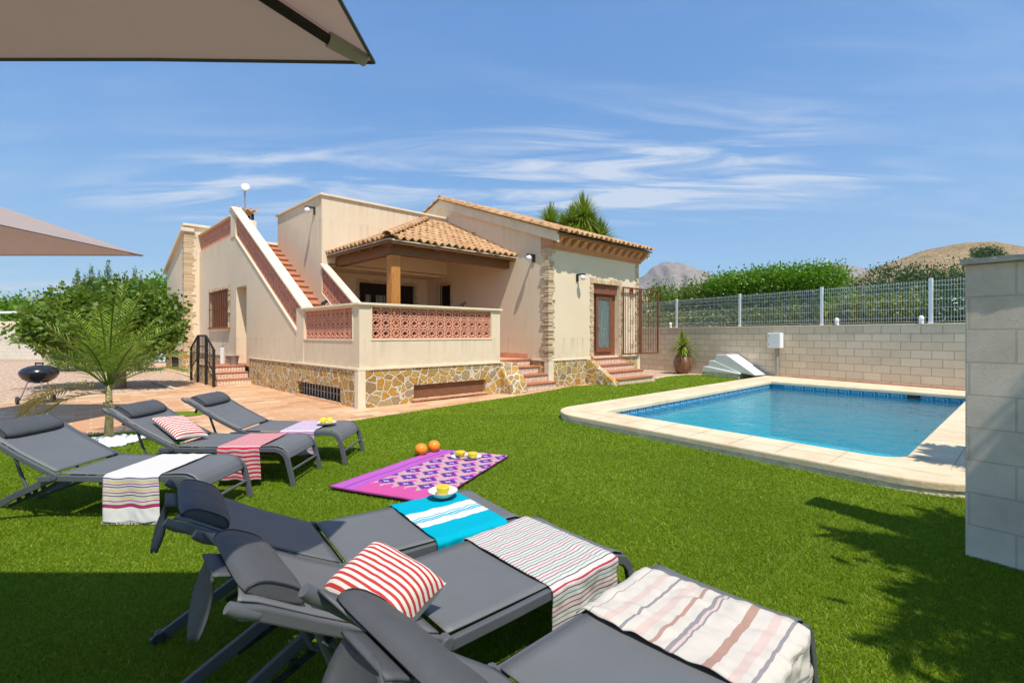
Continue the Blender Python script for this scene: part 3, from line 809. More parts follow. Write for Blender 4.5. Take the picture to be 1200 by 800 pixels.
# potted yucca
def yucca_leaves(mb_list, c, n, L, w, spread=(0, 1.5), rs=None):
    rs = rs or random
    for k in range(n):
        az = rs.uniform(0, 2*math.pi); el = rs.uniform(*spread); l = L*rs.uniform(.7, 1.1)
        d = Vector((math.cos(az)*math.sin(el), math.sin(az)*math.sin(el), math.cos(el)))
        sd = d.cross(Vector((0, 0, 1))); sd = (sd.normalized() if sd.length > .01 else Vector((1, 0, 0)))*w/2
        pts = [Vector(c)+d*l*f+Vector((0, 0, -.35*l*f*f*math.sin(el))) for f in (0, .35, .7, 1)]
        ww = (.6, 1, .7, .05); r = rs.random()
        for i in range(3):
            mb_list[0] += [pts[i]-sd*ww[i], pts[i]+sd*ww[i], pts[i+1]+sd*ww[i+1], pts[i+1]-sd*ww[i+1]]; mb_list[1] += [r]*4
def leafobj(name, ml, mat, parent):
    v = np.array([tuple(p) for p in ml[0]]); return np_mesh(name, v, np.arange(len(v)).reshape(-1, 4), mat, parent, attr=ml[1])
pc = (6.02, 16.55, 0)
py = empty('potted_plant', pc, 'spiky potted plant in a round brown clay jar against the block wall', 'potted plant')
mb = MB(); mb.lathe([(.16, 0), (.24, .08), (.30, .26), (.31, .40), (.27, .52), (.20, .60), (.235, .64), (.235, .66), (.19, .66), (.17, .58), (0, .57)], pc, 28); mb.build('pot', M['clay'], py, smooth=True, autosm=50)
mb = MB()
for s_ in (0, math.pi): mb.tube([(pc[0]+math.cos(s_)*(.20+.06*math.sin(t)), pc[1]+.02, .53+.10*t/3.14) for t in (0, .8, 1.6, 2.4, 3.14)], .012, 6)
mb.builds('handle', M['clay'], py)
mb = MB(); mb.tube([(pc[0], pc[1], .55), (pc[0]+.01, pc[1], .75), (pc[0]-.01, pc[1], .92)], [.035, .03, .035], 8); mb.build('trunk', M['palmstem'], py)
ml = [[], []]; rs = random.Random(11); yucca_leaves(ml, (pc[0], pc[1], .95), 190, .62, .045, (0, 2.2), rs)
leafobj('leaves', ml, M['palm'], py)
# ================================================================== VILLA
villa = empty('villa', H3(2.5, 3, 0), 'cream stuccoed villa with raised porch, outside stair and clay tiled roofs', 'house')
FT = lambda s, d, z: H3(s, d, z)          # facade planes: s=u, d=v
LT = lambda s, d, z: H3(d, s, z)          # side planes:   s=v, d=u
# --- terrace front (v=0) and its stone base
gF = (.25, 3.18, 1.29, 1.90); gL = (.27, 2.56, 1.28, 1.89)
mb = MB()
mb.wall(FT, 0, 3.45, .72, 1.925, 0, .18, [gF])
mb.wall(LT, .18, 3.0, .72, 1.925, 0, .16, [gL])
mb.wall(LT, .05, .9, .73, 1.925, 3.27, 3.449) if False else None
# stair wall
SL = .605
ct = lambda v: 1.99+SL*(v-2.6)            # top of sloping coping
gb = lambda v: 1.44+SL*(v-3.0)            # bottom of lattice
LP = lambda a, p, q: H3(a, p, q)          # prism across u
mb.wall(LT, 3.0, 6.6, .72, 1.44, .02, .18)
mb.prism([(3.0, 1.44), (6.6, 1.44), (6.6, gb(6.6))], .02, .18, LP)
mb.wall(LT, 6.6, 8.36, .46, gb(6.6), .02, .30, [(6.81, 7.82, .46, 2.80)])
mb.prism([(6.6, gb(6.6)), (8.36, gb(6.6)), (8.36, 4.36), (7.84, gb(7.84))], .02, .18, LP)
mb.wall(LT, 8.36, 12.45, 0.72, 4.46, .02, .30, [(8.54, 10.84, 1.60, 2.82)])
mb.hbox(.0, .2, 7.84, 8.34, 4.37, 5.20)    # pier at top of the stair
mb.hbox(-.012, .195, 2.60, 3.0, .725, 1.98)   # pilaster at foot of the stair
# terrace right end pier
mb.wall(LT, .18, .36, .72, 1.925, 3.27, 3.45)
mb.builds('terrace_wall', M['stucco'], villa)
# upper body: tower block over the porch
mb = MB()
mb.wall(LT, 4.28, 7.55, .73, 5.08, 1.1, 1.3); mb.wall(LT, 7.551, 12.4, .73, 4.2, 1.1, 1.3)               # wall beside the stair
mb.wall(FT, 1.3, 5.1, 3.30, 5.08, 4.28, 4.46)              # front of block above porch roof
mb.wall(FT, 1.3, 5.1, .73, 3.29, 5.4, 5.6, [(2.7, 4.62, .95, 2.98)])   # porch back wall
mb.hbox(1.3, 5.1, 4.47, 5.6, 3.22, 3.29)                   # porch soffit (deep part)
mb.hbox(1.301, 5.1, 7.4, 7.55, 3.3, 5.08); mb.hbox(1.31, 5.1, 4.47, 7.39, 4.95, 5.02)
mb.hbox(.2, 6.0, 8.36, 12.44, 4.20, 4.30)                  # roof deck
mb.builds('upper_wall', M['stucco'], villa)
mb = MB()
mb.hbox(1.05, 5.09, 4.23, 4.50, 5.081, 5.14); mb.hbox(1.05, 1.34, 4.501, 7.6, 5.081, 5.14); mb.hbox(1.05, 5.09, 7.36, 7.6, 5.083, 5.138)
mb.builds('parapet_cap', M['trim'], villa, bevel=.006)
# gable wall on the porch side, facade, far side
rz0, rzp, vp_, vb = 3.98, 5.74, 4.58, 9.6
def gable(mbx, u0, u1):
    mbx.prism([(0.0, .70), (4.6, .70), (4.6, 5.60), (4.58, 5.62), (0.0, 3.80)][:1]+[(5.6, .70), (5.6, 5.25), (4.58, 5.62), (0, 3.86)], u0, u1, LP)
mb = MB()
holeG = (4.11, 4.75, 1.75, 2.97)
mb.wall(LT, 0.0, 5.6, .70, 3.86, 5.1, 5.3, [holeG, (2.9, 3.04, 4.40, 4.52)])
mb.prism([(0, 3.86), (9.4, 3.86), (vp_, 5.62)], 5.1, 5.3, LP)
mb.wall(LT, 5.6, 9.4, .7, 3.86, 5.1, 5.3)
mb.wall(FT, 5.3, 9.2, .70, 3.62, 0.0, .25, [(6.94, 8.17, .74, 2.84)])
mb.wall(LT, .25, 9.4, 0, 3.86, 9.0, 9.2); mb.prism([(0.02, 3.62), (0.02, 3.86), (9.4, 3.86), (9.4, 3.62)], 9.0, 9.19, LP)
mb.prism([(0, 3.86), (9.4, 3.86), (vp_, 5.62)], 9.0, 9.2, LP)
mb.wall(FT, 5.3, 9.0, 0, 3.86, 9.2, 9.4)
mb.builds('main_wall', M['stucco'], villa)
# stone base
mb = MB()
mb.wall(FT, -.03, 3.45, -.02, .70, -.03, .18, [(1.13, 2.99, .07, .35)])
mb.wall(LT, .18, 6.42, -.02, .70, -.03, .16, [(.7, 2.9, .02, .31)])
mb.wall(LT, 7.95, 12.44, -.02, .70, -.03, .2)
mb.wall(FT, 5.13, 6.78, -.02, .68, -.03, .2); mb.wall(FT, 8.50, 9.23, -.02, .68, -.03, .2)
mb.wall(LT, -.03, 1.1, -.02, .68, 5.07, 5.25)
mb.wall(FT, 3.28, 3.45, -.02, .70, .181, .9)
mb.builds('stone_base', M['stone'], villa)
# cheeks of the two front stairs (irregular rubble)
def rubble(mbx, poly, a0, a1, T, seed):
    mbx.prism(poly, a0, a1, T)
mb = MB()
rubble(mb, [(.9, -.02), (.9, .70), (.02, .70), (-.06, .52), (-.20, .40), (-.30, .22), (-.36, -.02)], 3.46, 4.02, LP, 1)
rubble(mb, [(-.02, -.02), (-.02, .69), (-.20, .66), (-.38, .50), (-.6, .36), (-.82, .20), (-.98, .08), (-1.0, -.02)], 6.58, 6.775, LP, 2)
mb.builds('stair_cheek', M['stone'], villa, bevel=.03)
# vents
mb = MB()
for k in range(11): mb.box(1.14, 2.98, .03, .06, .085+.024*k, .099+.024*k, 0, FT)
mb.hbox(1.13, 2.99, .075, .09, .07, .35)
mb.build('vent_shutter', M['shutter'], villa)
mb = MB(); mb.hbox(1.09, 3.03, -.07, .10, .03, .068); mb.hbox(-.07, .08, .66, 2.94, -.012, .018); mb.builds('vent_sill', M['terra_floor'], villa, bevel=.006)
mb = MB()
for k in range(14): mb.box(.76+.153*k, .80+.153*k, .07, .085, .03, .30, 0, LT)
mb.box(.7, 2.9, .06, .075, .16, .172, 0, LT)
mb.build('vent_grille', M['grey_metal'], villa)
mb = MB(); mb.box(.7, 2.9, .10, .12, .02, .31, 0, LT); mb.build('vent_recess', M['dark'], villa)
# mouldings between stone and stucco, corner strips, copings
mb = MB()
mb.hbox(-.05, 3.47, -.05, -.001, .701, .735); mb.hbox(-.05, -.001, 0, 6.42, .702, .736); mb.hbox(5.05, 6.77, -.05, -.001, .682, .712); mb.hbox(8.51, 9.24, -.05, -.001, .682, .712)
mb.hbox(-.05, -.001, 7.95, 12.4, .702, .736); mb.hbox(5.05, 5.099, -.05, .57, .683, .713)
mb.hbox(-.045, .10, -.045, -.031, -.01, .70); mb.hbox(-.044, -.031, -.03, .10, -.01, .70)
mb.hbox(5.055, 5.25, -.045, -.031, -.01, .681); mb.hbox(5.056, 5.069, -.03, .10, -.01, .681); mb.hbox(6.70, 6.79, -.045, -.031, -.01, .681)
mb.hbox(9.10, 9.245, -.045, -.031, -.01, .681)
# window frame strips round the lattices
for (a, b, c, d) in (gF,):
    mb.box(a-.025, b+.025, -.012, .0, c-.03, c-.001, 0, FT); mb.box(a-.025, a-.001, -.012, 0, c, d, 0, FT); mb.box(b+.001, b+.025, -.012, 0, c, d, 0, FT)
for (a, b, c, d) in (gL,):
    mb.box(a-.025, b+.025, -.012, .0, c-.03, c-.001, 0, LT); mb.box(a-.025, a-.001, -.012, 0, c, d, 0, LT); mb.box(b+.001, b+.025, -.012, 0, c, d, 0, LT)
mb.prism([(3.0, gb(3.0)-.045), (7.84, gb(7.84)-.045), (7.84, gb(7.84)), (3.0, gb(3.0))], -.002, .02, LP)
mb.builds('moulding', M['trim'], villa)
mb = MB()
mb.hbox(-.045, 3.49, -.045, .215, 1.927, 1.972); mb.hbox(-.045, .205, .216, 2.66, 1.927, 1.970)
mb.prism([(2.62, ct(2.62)-.06), (8.10, ct(8.10)-.06), (8.10, ct(8.10)), (2.62, ct(2.62))], -.045, .225, LP)
mb.hbox(-.02, .22, 8.12, 8.36, 5.2, 5.24)
mb.hbox(-.03, .21, 8.37, 12.44, 5.055, 5.09)
# inner sloping parapet coping
ci = lambda v: 3.04+SL*(v-3.91)
mb.prism([(2.1, ci(2.1)-.06), (4.27, ci(4.27)-.06), (4.27, ci(4.27)), (2.1, ci(2.1))], 1.06, 1.27, LP)
mb.builds('coping', M['trim'], villa, bevel=.006)
mb = MB(); gi = lambda v: ci(v)-.78
mb.prism([(2.1, .73), (4.28, .73), (4.28, gi(4.28)), (2.1, gi(2.1))], 1.1, 1.25, LP); mb.build('stair_parapet', M['stucco'], villa)
# --- terracotta lattices
def lattice(mbx, T, s0, s1, z0, rows, n, h, shear=0, d0=.04, d1=.13, th=.022):
    w = (s1-s0)/n
    def P(s, z): return (s, z+shear*(s-s0))
    def bar(a, b, t=th):
        a = Vector(P(*a)); b = Vector(P(*b)); d = (b-a).normalized(); q = Vector((-d.y, d.x))*t/2
        c = [a-q, b-q, b+q, a+q]
        mbx.hexa([T(x.x, d0, x.y) for x in c]+[T(x.x, d1, x.y) for x in c])
    for i in range(n+1): bar((s0+w*i, z0), (s0+w*i, z0+h*rows), .03)
    for j in range(rows+1): bar((s0, z0+h*j), (s1, z0+h*j), .03)
    for i in range(n):
        for j in range(rows):
            cx, cz = s0+w*(i+.5), z0+h*(j+.5); rx, rzz = w*.36, h*.36
            c4 = [(cx-rx, cz), (cx, cz+rzz), (cx+rx, cz), (cx, cz-rzz)]
            for k in range(4): bar(c4[k], c4[(k+1) % 4], .020)
            # ties to the corners
            for sx, sz in ((-1, -1), (1, -1), (1, 1), (-1, 1)):
                bar((cx+sx*w*.2, cz+sz*h*.2), (cx+sx*w*.46, cz+sz*h*.46), .016)
def lat(name_label, T, *a, **k):
    mbx = MB(); lattice(mbx, T, *a, **k); o = mbx.build('lattice', M['terra_pink'], villa); o['label'] = name_label
lat('terracotta breeze block lattice facing the lawn', FT, .25, 3.18, 1.29, 3, 14, .2033)
lat('terracotta breeze block lattice on the patio side', LT, .27, 2.56, 1.28, 3, 11, .2033)
lat('sloping terracotta lattice beside the outside stair', LT, 3.0, 7.82, gb(3.0), 3, 24, .225, shear=SL, d0=.05, d1=.13)
lat('terracotta lattice round the roof deck', LT, 8.37, 12.43, 4.47, 3, 20, .195, d0=.06, d1=.14)
lat('small sloping lattice between stair and porch', LT, 2.1, 4.26, gi(2.1), 3, 11, .236, shear=SL, d0=1.12, d1=1.22)
# --- outside stair
mb = MB(); mb2 = MB()
for i in range(19):
    v = 2.15+.30*i; z = .73+.182*(i+1)
    mb.hbox(.181, 1.099, v, v+.31, .73 if i < 3 else z-.36, z-.03)
    mb2.hbox(.181, 1.099, v-.025, v+.30, z-.029, z)
mb.builds('outside_stair', M['terra_floor'], villa); mb2.build('stair_nosing', M['terra_edge'], villa, bevel=.008)
# --- floor of terrace
mb = MB()
mb.hbox(.161, 3.27, .181, 5.4, .60, .73); mb.hbox(3.271, 5.07, .615, 5.4, .60, .73)
mb.build('terrace_floor', M['terra_floor'], villa)
mb = MB(); mb.hbox(5.085, 5.099, .72, 5.39, .731, .86); mb.hbox(1.3, 5.08, 5.385, 5.399, .731, .86); mb.builds('skirting', M['terra_floor'], villa)
# --- front stairs : decorated risers + terracotta treads
def riser_mat():
    n = NT('decorated_riser_tile'); uv = n.uv()
    v = n.voro(n.mapping(uv, (14, 14, 1)), 1.0, rnd=.25); d = n.new('ShaderNodeTexBrick'); n.l.new(uv, d.inputs[0]); d.offset = 0
    d.inputs['Scale'].default_value = 1; d.inputs['Brick Width'].default_value = .14; d.inputs['Row Height'].default_value = .5; d.inputs['Mortar Size'].default_value = .008
    b = n.mix(n.ramp(v, [(.22, 1), (.34, 0)]), (.72, .56, .42), (.46, .18, .09))
    b = n.mix(d.outputs[1], b, (.5, .38, .28))
    return n.pbr(b, .45, spec=.4)
M['riser'] = riser_mat()
def steps(name, u0, u1, vs, zt, run_to, label):
    a, b = MB(), MB()
    for i, (v, z) in enumerate(zip(vs, zt)):
        a.hbox(u0, u1, v, run_to, (zt[i-1] if i else -.02), z-.032)
        b.hbox(u0-.02, u1+.02, v-.03, (vs[i+1]+.001 if i+1 < len(vs) else run_to), z-.031, z)
    r = a.build('stair_riser', M['riser'], villa); r['label'] = label
    b.build('stair_tread', M['terra_edge'], villa, bevel=.01)
steps('porch', 4.03, 5.04, [-.30, 0.0, .30, .60], [.185, .365, .55, .731], .615, 'patterned tile risers up to the porch')
steps('door', 6.79, 8.49, [-.92, -.62, -.32, -.03], [.17, .345, .52, .70], .24, 'patterned tile risers up to the glass door')
# left door landing
mb = MB(); mbt = MB()
for i, v in enumerate((6.20, 6.48, 6.76)):
    mb.hbox(-.90, -.035, v, 6.9, (.165*i-.01 if i else -.02), .165*(i+1)-.03); mbt.hbox(-.92, -.034, v-.02, v+.30 if i < 2 else 7.90, .165*(i+1)-.029, .165*(i+1))
for i, v in enumerate((8.45, 8.17)):
    mb.hbox(-.90, -.035, 7.5, v, (.165*i-.01 if i else -.02), .165*(i+1)-.03); mbt.hbox(-.92, -.034, v-.27, v+.02, .165*(i+1)-.029, .165*(i+1))
mb.hbox(-.90, -.035, 6.901, 7.9, -.02, .463)
mb.builds('landing_riser', M['riser'], villa); mbt.build('landing_tread', M['terra_edge'], villa, bevel=.008)
mb = MB(); mb.wall(LT, 6.2, 8.4, -.02, .45, -.93, -.90); 
mb = MB(); mb.prism([(6.2, -.02), (8.45, -.02), (8.45, .15), (7.9, .46), (6.76, .46), (6.2, .15)], -.945, -.901, LP); mb.build('landing_side', M['stone'], villa)
# --- side door recess & window (left wall)
mb = MB(); mb.wall(LT, 6.81, 7.82, .495, 2.80, .29, .33); mb.build('side_door', M['trim'], villa)
mb = MB(); mb.hbox(-.0, .29, 6.82, 7.81, .463, .50); mb.build('door_sill', M['terra_edge'], villa)
wroot = MB(); wroot.wall(LT, 8.54, 10.84, 1.60, 2.82, .10, .13)
win = wroot.build('window', M['doorwood'], villa); win['label'] = 'brown louvred window behind a rusty grille'
mb = MB()
for k in range(20): mb.box(8.58, 10.80, .06, .085, 1.64+.058*k, 1.67+.058*k, 0, LT)
mb.build('louvre', M['shutter'], win)
mb = MB()
for k in range(9): mb.box(8.60+.27*k, 8.625+.27*k, -.03, -.01, 1.58, 2.84, 0, LT)
for z in (1.60, 2.2, 2.80): mb.box(8.5, 10.88, -.034, -.031, z, z+.025, 0, LT)
mb.build('window_grille', M['rust'], win)
mb = MB(); rs = random.Random(5)
def surround(mbx, T, a, b, c, d, w=.11, pr=.025, rs=rs, bot=False):
    z = c
    while z < d+w:
        h = rs.uniform(.05, .09)
        for s0, s1 in ((a-w*rs.uniform(.7, 1.2), a-.002), (b+.002, b+w*rs.uniform(.7, 1.2))): mbx.box(s0, s1, -pr*rs.uniform(.5, 1.3), -.001, z, z+h-.008, 0, T)
        z += h
    s = a
    while s < b:
        h = rs.uniform(.06, .11); mbx.box(s, min(s+h-.008, b), -pr*rs.uniform(.5, 1.3), -.001, d+.002, d+w*rs.uniform(.7, 1.2), 0, T); s += h
surround(mb, LT, 8.54, 10.84, 1.6, 2.82)
surround(mb, FT, 6.94, 8.17, .74, 2.84, .14, .03)
surround(mb, lambda s, d, z: H3(5.1+d, s, z), 4.11, 4.75, 1.75, 2.97, .09)
surround(mb, lambda s, d, z: H3(s, 5.4+d, z), 2.7, 4.62, 1.2, 2.98, .10)
mb.builds('stone_surround', M['quoin'], villa, bevel=.006)
mb = MB(); mb.hbox(-.06, -.001, 8.45, 10.9, 1.55, 1.598); mb.build('window_sill', M['terra_edge'], villa)
# --- quoins
mb = MB(); rs = random.Random(9)
z = .72
while z < 3.60:
    h = rs.uniform(.035, .075)
    a = rs.uniform(.08, .26); b = rs.uniform(.10, .24); pr = rs.uniform(.015, .05)
    mb.hbox(5.1-pr, 5.1+b, -pr, -.001, z, z+h-.008); mb.hbox(5.1-pr, 5.099, 0.0, a, z, z+h-.008)
    z += h
z = .74
while z < 3.60:
    h = rs.uniform(.05, .09); mb.hbox(9.2-rs.uniform(.08, .16), 9.2+rs.uniform(.01, .03), -rs.uniform(.015, .04), -.001, z, z+h-.008); z += h
z = .75
while z < 5.2:
    h = rs.uniform(.05, .10); pr = rs.uniform(.006, .02)
    mb.hbox(-.45-pr, -.14+rs.uniform(-.08, .05), 12.45-pr, 12.449, z, z+h-.01); mb.hbox(-.45-pr, -.451, 12.45, 12.6+rs.uniform(0, .2), z, z+h-.01)
    z += h
mb.builds('quoin', M['quoin'], villa, bevel=.005)
# --- porch window & small window (dark, white curtain behind glass, iron bars)
w1 = MB(); w1.wall(FT, 2.7, 4.62, .95, 2.98, 5.52, 5.54); w1 = w1.build('window', M['dark'], villa); w1['label'] = 'wide dark porch window with barred grille'
mb = MB()
for (a, b) in ((2.95, 3.12), (3.3, 3.62), (3.72, 4.0)): mb.box(a, b, 5.49, 5.515, .96, 2.62, 0, FT)
mb.builds('curtain', M['curtain'], w1)
mb = MB()
for k in range(13): mb.box(2.74+.15*k, 2.755+.15*k, 5.40, 5.415, .95, 2.97, 0, FT)
mb.box(2.7, 4.62, 5.416, 5.43, 2.2, 2.22, 0, FT); mb.build('window_grille', M['iron'], w1)
w2 = MB(); w2.wall(LT, 4.11, 4.75, 1.75, 2.97, 5.24, 5.26); w2 = w2.build('window', M['dark'], villa); w2['label'] = 'narrow dark window on the porch side wall'
mb = MB()
for k in range(5): mb.box(4.15+.13*k, 4.165+.13*k, 5.12, 5.135, 1.75, 2.97, 0, LT)
mb.build('window_grille', M['iron'], w2)
mb = MB(); mb.hbox(5.13, 5.2, 2.89, 3.05, 4.39, 4.53); mb.hbox(5.085, 5.098, 2.88, 3.06, 4.455, 4.47); mb.hbox(5.08, 5.099, 2.87, 3.07, 4.36, 4.40); mb.build('air_brick', M['terra_edge'], villa)
# --- glass door
door = MB(); door.wall(FT, 6.94, 8.17, .74, 2.84, .14, .20, [(7.16, 8.0, .90, 2.50)]); door = door.build('glass_door', M['doorwood'], villa)
mb = MB(); mb.wall(FT, 7.16, 7.20, .90, 2.5, .155, .19); mb.wall(FT, 7.22, 7.96, .86, 2.52, .10, .138, [(7.32, 7.88, 1.0, 2.42)]); mb.build('door_leaf', M['doorwood'], door)
mb = MB(); mb.wall(FT, 7.30, 7.90, .98, 2.44, .118, .124); mb.build('pane', NT('clear_pane').pbr((.6, .68, .66), .03, spec=.6, Transmission_Weight=.85, IOR=1.2), door)
mb = MB(); mb.grid(lambda a, b: H3(7.2+.76*a, .215+.02*math.sin(a*34), .86+1.68*b), 60, 1); mb.uvs = {}; mb.builds('curtain', M['curtain'], door, smooth=True)
mb = MB(); mb.hbox(6.96, 8.15, .05, .139, 2.55, 2.82); mb.build('shutter_box', M['doorwood'], door, bevel=.01)
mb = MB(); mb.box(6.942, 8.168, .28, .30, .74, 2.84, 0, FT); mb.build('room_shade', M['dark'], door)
mb = MB(); mb.tube([H3(7.26, .085, 1.62), H3(7.26, .05, 1.62), H3(7.36, .05, 1.62)], .01, 8); mb.build('handle', M['chrome'], door)
# --- bifold iron security gate, open
for name, u0, u1, v0, vv1, lab in (('security_gate', 8.24, 9.16, -.10, -.10, 'brown iron gate leaf folded back against the wall'), ('security_gate', 9.20, 10.06, -.10, -.20, 'brown iron gate leaf standing free beyond the house corner')):
    def GT(s, d, z, u0=u0, u1=u1, v0=v0, vv1=vv1): return H3(s, v0+(vv1-v0)*(s-u0)/(u1-u0)+d, z)
    mb = MB()
    for a, b, c, d in ((u0, u0+.04, .76, 2.82), (u1-.04, u1, .76, 2.82), (u0+.04, u1-.04, .76, .80), (u0+.04, u1-.04, 2.78, 2.82)): mb.box(a, b, -.02, .02, c, d, 0, GT)
    gt = mb.build(name, M['rust'], villa); gt['label'] = lab
    mb = MB(); n_ = 7
    for k in range(1, n_):
        s = u0+(u1-u0)*k/n_
        mb.tube([GT(s, 0, .80), GT(s, 0, 2.78)], .008, 6)
        for z in (1.2, 1.8, 2.4) if k % 2 else (1.5, 2.1): mb.lathe([(0, -.03), (.018, 0), (0, .03)], GT(s, 0, z), 6)
    mb.build('gate_bar', M['rust'], gt)
    mb = MB()
    cs = (u0+u1)/2
    for zc in (1.05, 1.79, 2.53):
        for sg in (-1, 1):
            pts = [GT(cs+sg*(.03+.09*math.sin(t)*(1-t/9)), -.012, zc+.16*math.cos(t)*(1-t/9)) for t in [i*.5 for i in range(12)]]
            mb.tube(pts, .006, 5)
    mb.builds('gate_scroll', M['rust'], gt, gap=.02)
# --- cornice with corbels
mb = MB()
prof = [(-.02, 3.62), (-.02, 3.60), (.24, 3.60), (.24, 3.96), (-.34, 3.96), (-.34, 3.885), (-.14, 3.72), (-.06, 3.68), (-.05, 3.62)]
prof = [(.24, 3.96), (-.34, 3.96), (-.34, 3.90), (-.12, 3.89), (-.12, 3.68), (-.05, 3.66), (-.05, 3.61), (.24, 3.61)]
mb.prism(prof, 5.08, 9.3, LP)
k = 0; u = 5.2
while u < 9.2:
    mb.prism([(-.121, 3.889), (-.32, 3.889), (-.30, 3.84), (-.18, 3.74), (-.121, 3.70)], u, u+.14, LP); u += .33
mb.build('cornice', M['terra_floor'] if False else simple('apricot_cornice', (.56, .27, .13), .85, var=.1, scale=5), villa)
# verge trim along the gable
sl = (5.74-3.93)/5.03
mb = MB()
gz = lambda v: 3.99+ (v+.36)*sl if v <= vp_ else 3.99+(vp_+.36)*sl-(v-vp_)*sl
mb.prism([(-.36, gz(-.36)-.27), (vp_, gz(vp_)-.27), (9.5, gz(9.5)-.27), (9.5, gz(9.5)), (vp_, gz(vp_)), (-.36, gz(-.36))], 5.02, 5.099, LP)
mb.prism([(-.36, gz(-.36)-.27), (vp_, gz(vp_)-.27), (9.5, gz(9.5)-.27), (9.5, gz(9.5)), (vp_, gz(vp_)), (-.36, gz(-.36))], 9.201, 9.28, LP)
mb.builds('verge_board', M['trim'], villa)
# --- tiled roofs
def tiles(mbx, O, a, b, W, L, clip=None, pitch=.205, course=.34, amp=.042, seed=1):
    O = Vector(O); a = Vector(a).normalized(); b = Vector(b).normalized(); n_ = a.cross(b).normalized()
    if n_.z < 0: n_ = -n_
    rs = random.Random(seed); nt = int(round(W/pitch)); pitch = W/nt; S8 = 8; nc = math.ceil(L/course)
    jit = {}
    for k in range(nc):
        b0, b1 = k*course, min((k+1)*course+.03, L)
        if b1-b0 < .05: continue
        for t in range(nt):
            lift = rs.uniform(-.005, .008); sh = rs.uniform(-.02, .02); row0, row1 = [], []
            for j in range(S8+1):
                ph = j/S8; x = (t+ph)*pitch
                z = amp*math.cos(2*math.pi*ph)
                row0.append((x, b0+sh-.01, z+.030+lift)); row1.append((x, b1+sh, z+lift*.5))
            for j in range(S8):
                xm = (row0[j][0]+row0[j+1][0])/2; ym = (b0+b1)/2
                if clip and not clip(xm, ym): continue
                q = [row0[j], row0[j+1], row1[j+1], row1[j]]
                pts = [O+a*x+b*y+n_*z for x, y, z in q]
                i = len(mbx.v); mbx.v += [tuple(p) for p in pts]; mbx.f.append((i, i+1, i+2, i+3)); mbx.mi.append(0)
                mbx.uvs[len(mbx.f)-1] = [((t+.5)*.2381, (k+.5)*.2381)]*4
def slab(mbx, pts, th): # underside board
    i = [Vector(p) for p in pts]; mbx.hexa([p-Vector((0, 0, th)) for p in i]+i) if len(i) == 4 else None
# main roof front slope
mb = MB()
O = Vector(H3(5.0, -.48, 3.93)); a = Vector(H3(9.36, -.48, 3.93))-O; r_ = Vector(H3(5.0, vp_, 3.93+(vp_+.48)*sl))-O
tiles(mb, O+Vector((0, 0, .06)), a, r_, a.length, r_.length, seed=2)
O2 = Vector(H3(5.0, 9.7, 3.93-.02)); b2 = Vector(H3(5.0, vp_, 3.93+(vp_+.48)*sl))-O2
tiles(mb, O2+Vector((0, 0, .06)), a, b2, a.length, b2.length, seed=3)
roof = mb.build('roof', M['roof'], villa, solid=.014, smooth=True)
roof['label'] = 'main pitched clay tile roof'
mb = MB()
p0, p1 = Vector(H3(5.03, -.42, 3.95)), Vector(H3(9.33, -.42, 3.95)); q0, q1 = Vector(H3(5.03, vp_, 3.93+(vp_+.48)*sl)), Vector(H3(9.33, vp_, 3.93+(vp_+.48)*sl))
s0, s1 = Vector(H3(5.03, 9.6, 3.95)), Vector(H3(9.33, 9.6, 3.95))
slab(mb, [p0, p1, q1, q0], .04); slab(mb, [q0, q1, s1, s0], .04)
mb.builds('roof_board', M['beam'], roof)
def ridge(mbx, A, B_, r=.10, seg=.36, seed=0):
    A = Vector(A); B_ = Vector(B_); L = (B_-A).length; d = (B_-A)/L; k = 0; n_ = int(L/seg)
    side = d.cross(Vector((0, 0, 1))).normalized(); up = side.cross(d).normalized()
    for k in range(n_+1):
        s0_, s1_ = k*seg, min((k+1)*seg+.04, L+.02); rows = []
        for s, rr_ in ((s0_, r*1.08), (s1_, r*.92)):
            rows.append([A+d*s+side*math.cos(t)*rr_+up*math.sin(t)*rr_*.9 for t in [math.pi*j/8 for j in range(9)]])
        for j in range(8):
            i = len(mbx.v); mbx.v += [tuple(p) for p in (rows[0][j], rows[0][j+1], rows[1][j+1], rows[1][j])]; mbx.f.append((i, i+1, i+2, i+3)); mbx.mi.append(0)
            mbx.uvs[len(mbx.f)-1] = [(k*.2381+.1, seed*.2381)]*4
mb = MB(); ridge(mb, Vector(H3(5.0, vp_, 5.74+.07)), Vector(H3(9.34, vp_, 5.74+.07)), seed=3)
ridge(mb, Vector(H3(5.03, -.48, 3.97)), Vector(H3(5.03, vp_, 5.78)), .085, seed=4)
ridge(mb, Vector(H3(5.03, 9.6, 3.97)), Vector(H3(5.03, vp_, 5.78)), .085, seed=5)
mb.builds('ridge_tile', M['roof'], roof, solid=.014, smooth=True)
# porch roof: hip
pe, pv, pz, ps = 1.22, 1.15, 3.50, .45
mb = MB()
O = Vector(H3(pe, pv, pz)); a = Vector(H3(5.1, pv, pz))-O; up = Vector(H3(pe, 4.28, pz+ps*3.13))-O; Lr = up.length; k3 = Lr/3.13
tiles(mb, O+Vector((0, 0, .03)), a, up, a.length, Lr, clip=lambda x, y: x*1.0 > y/k3*1.02, seed=4)
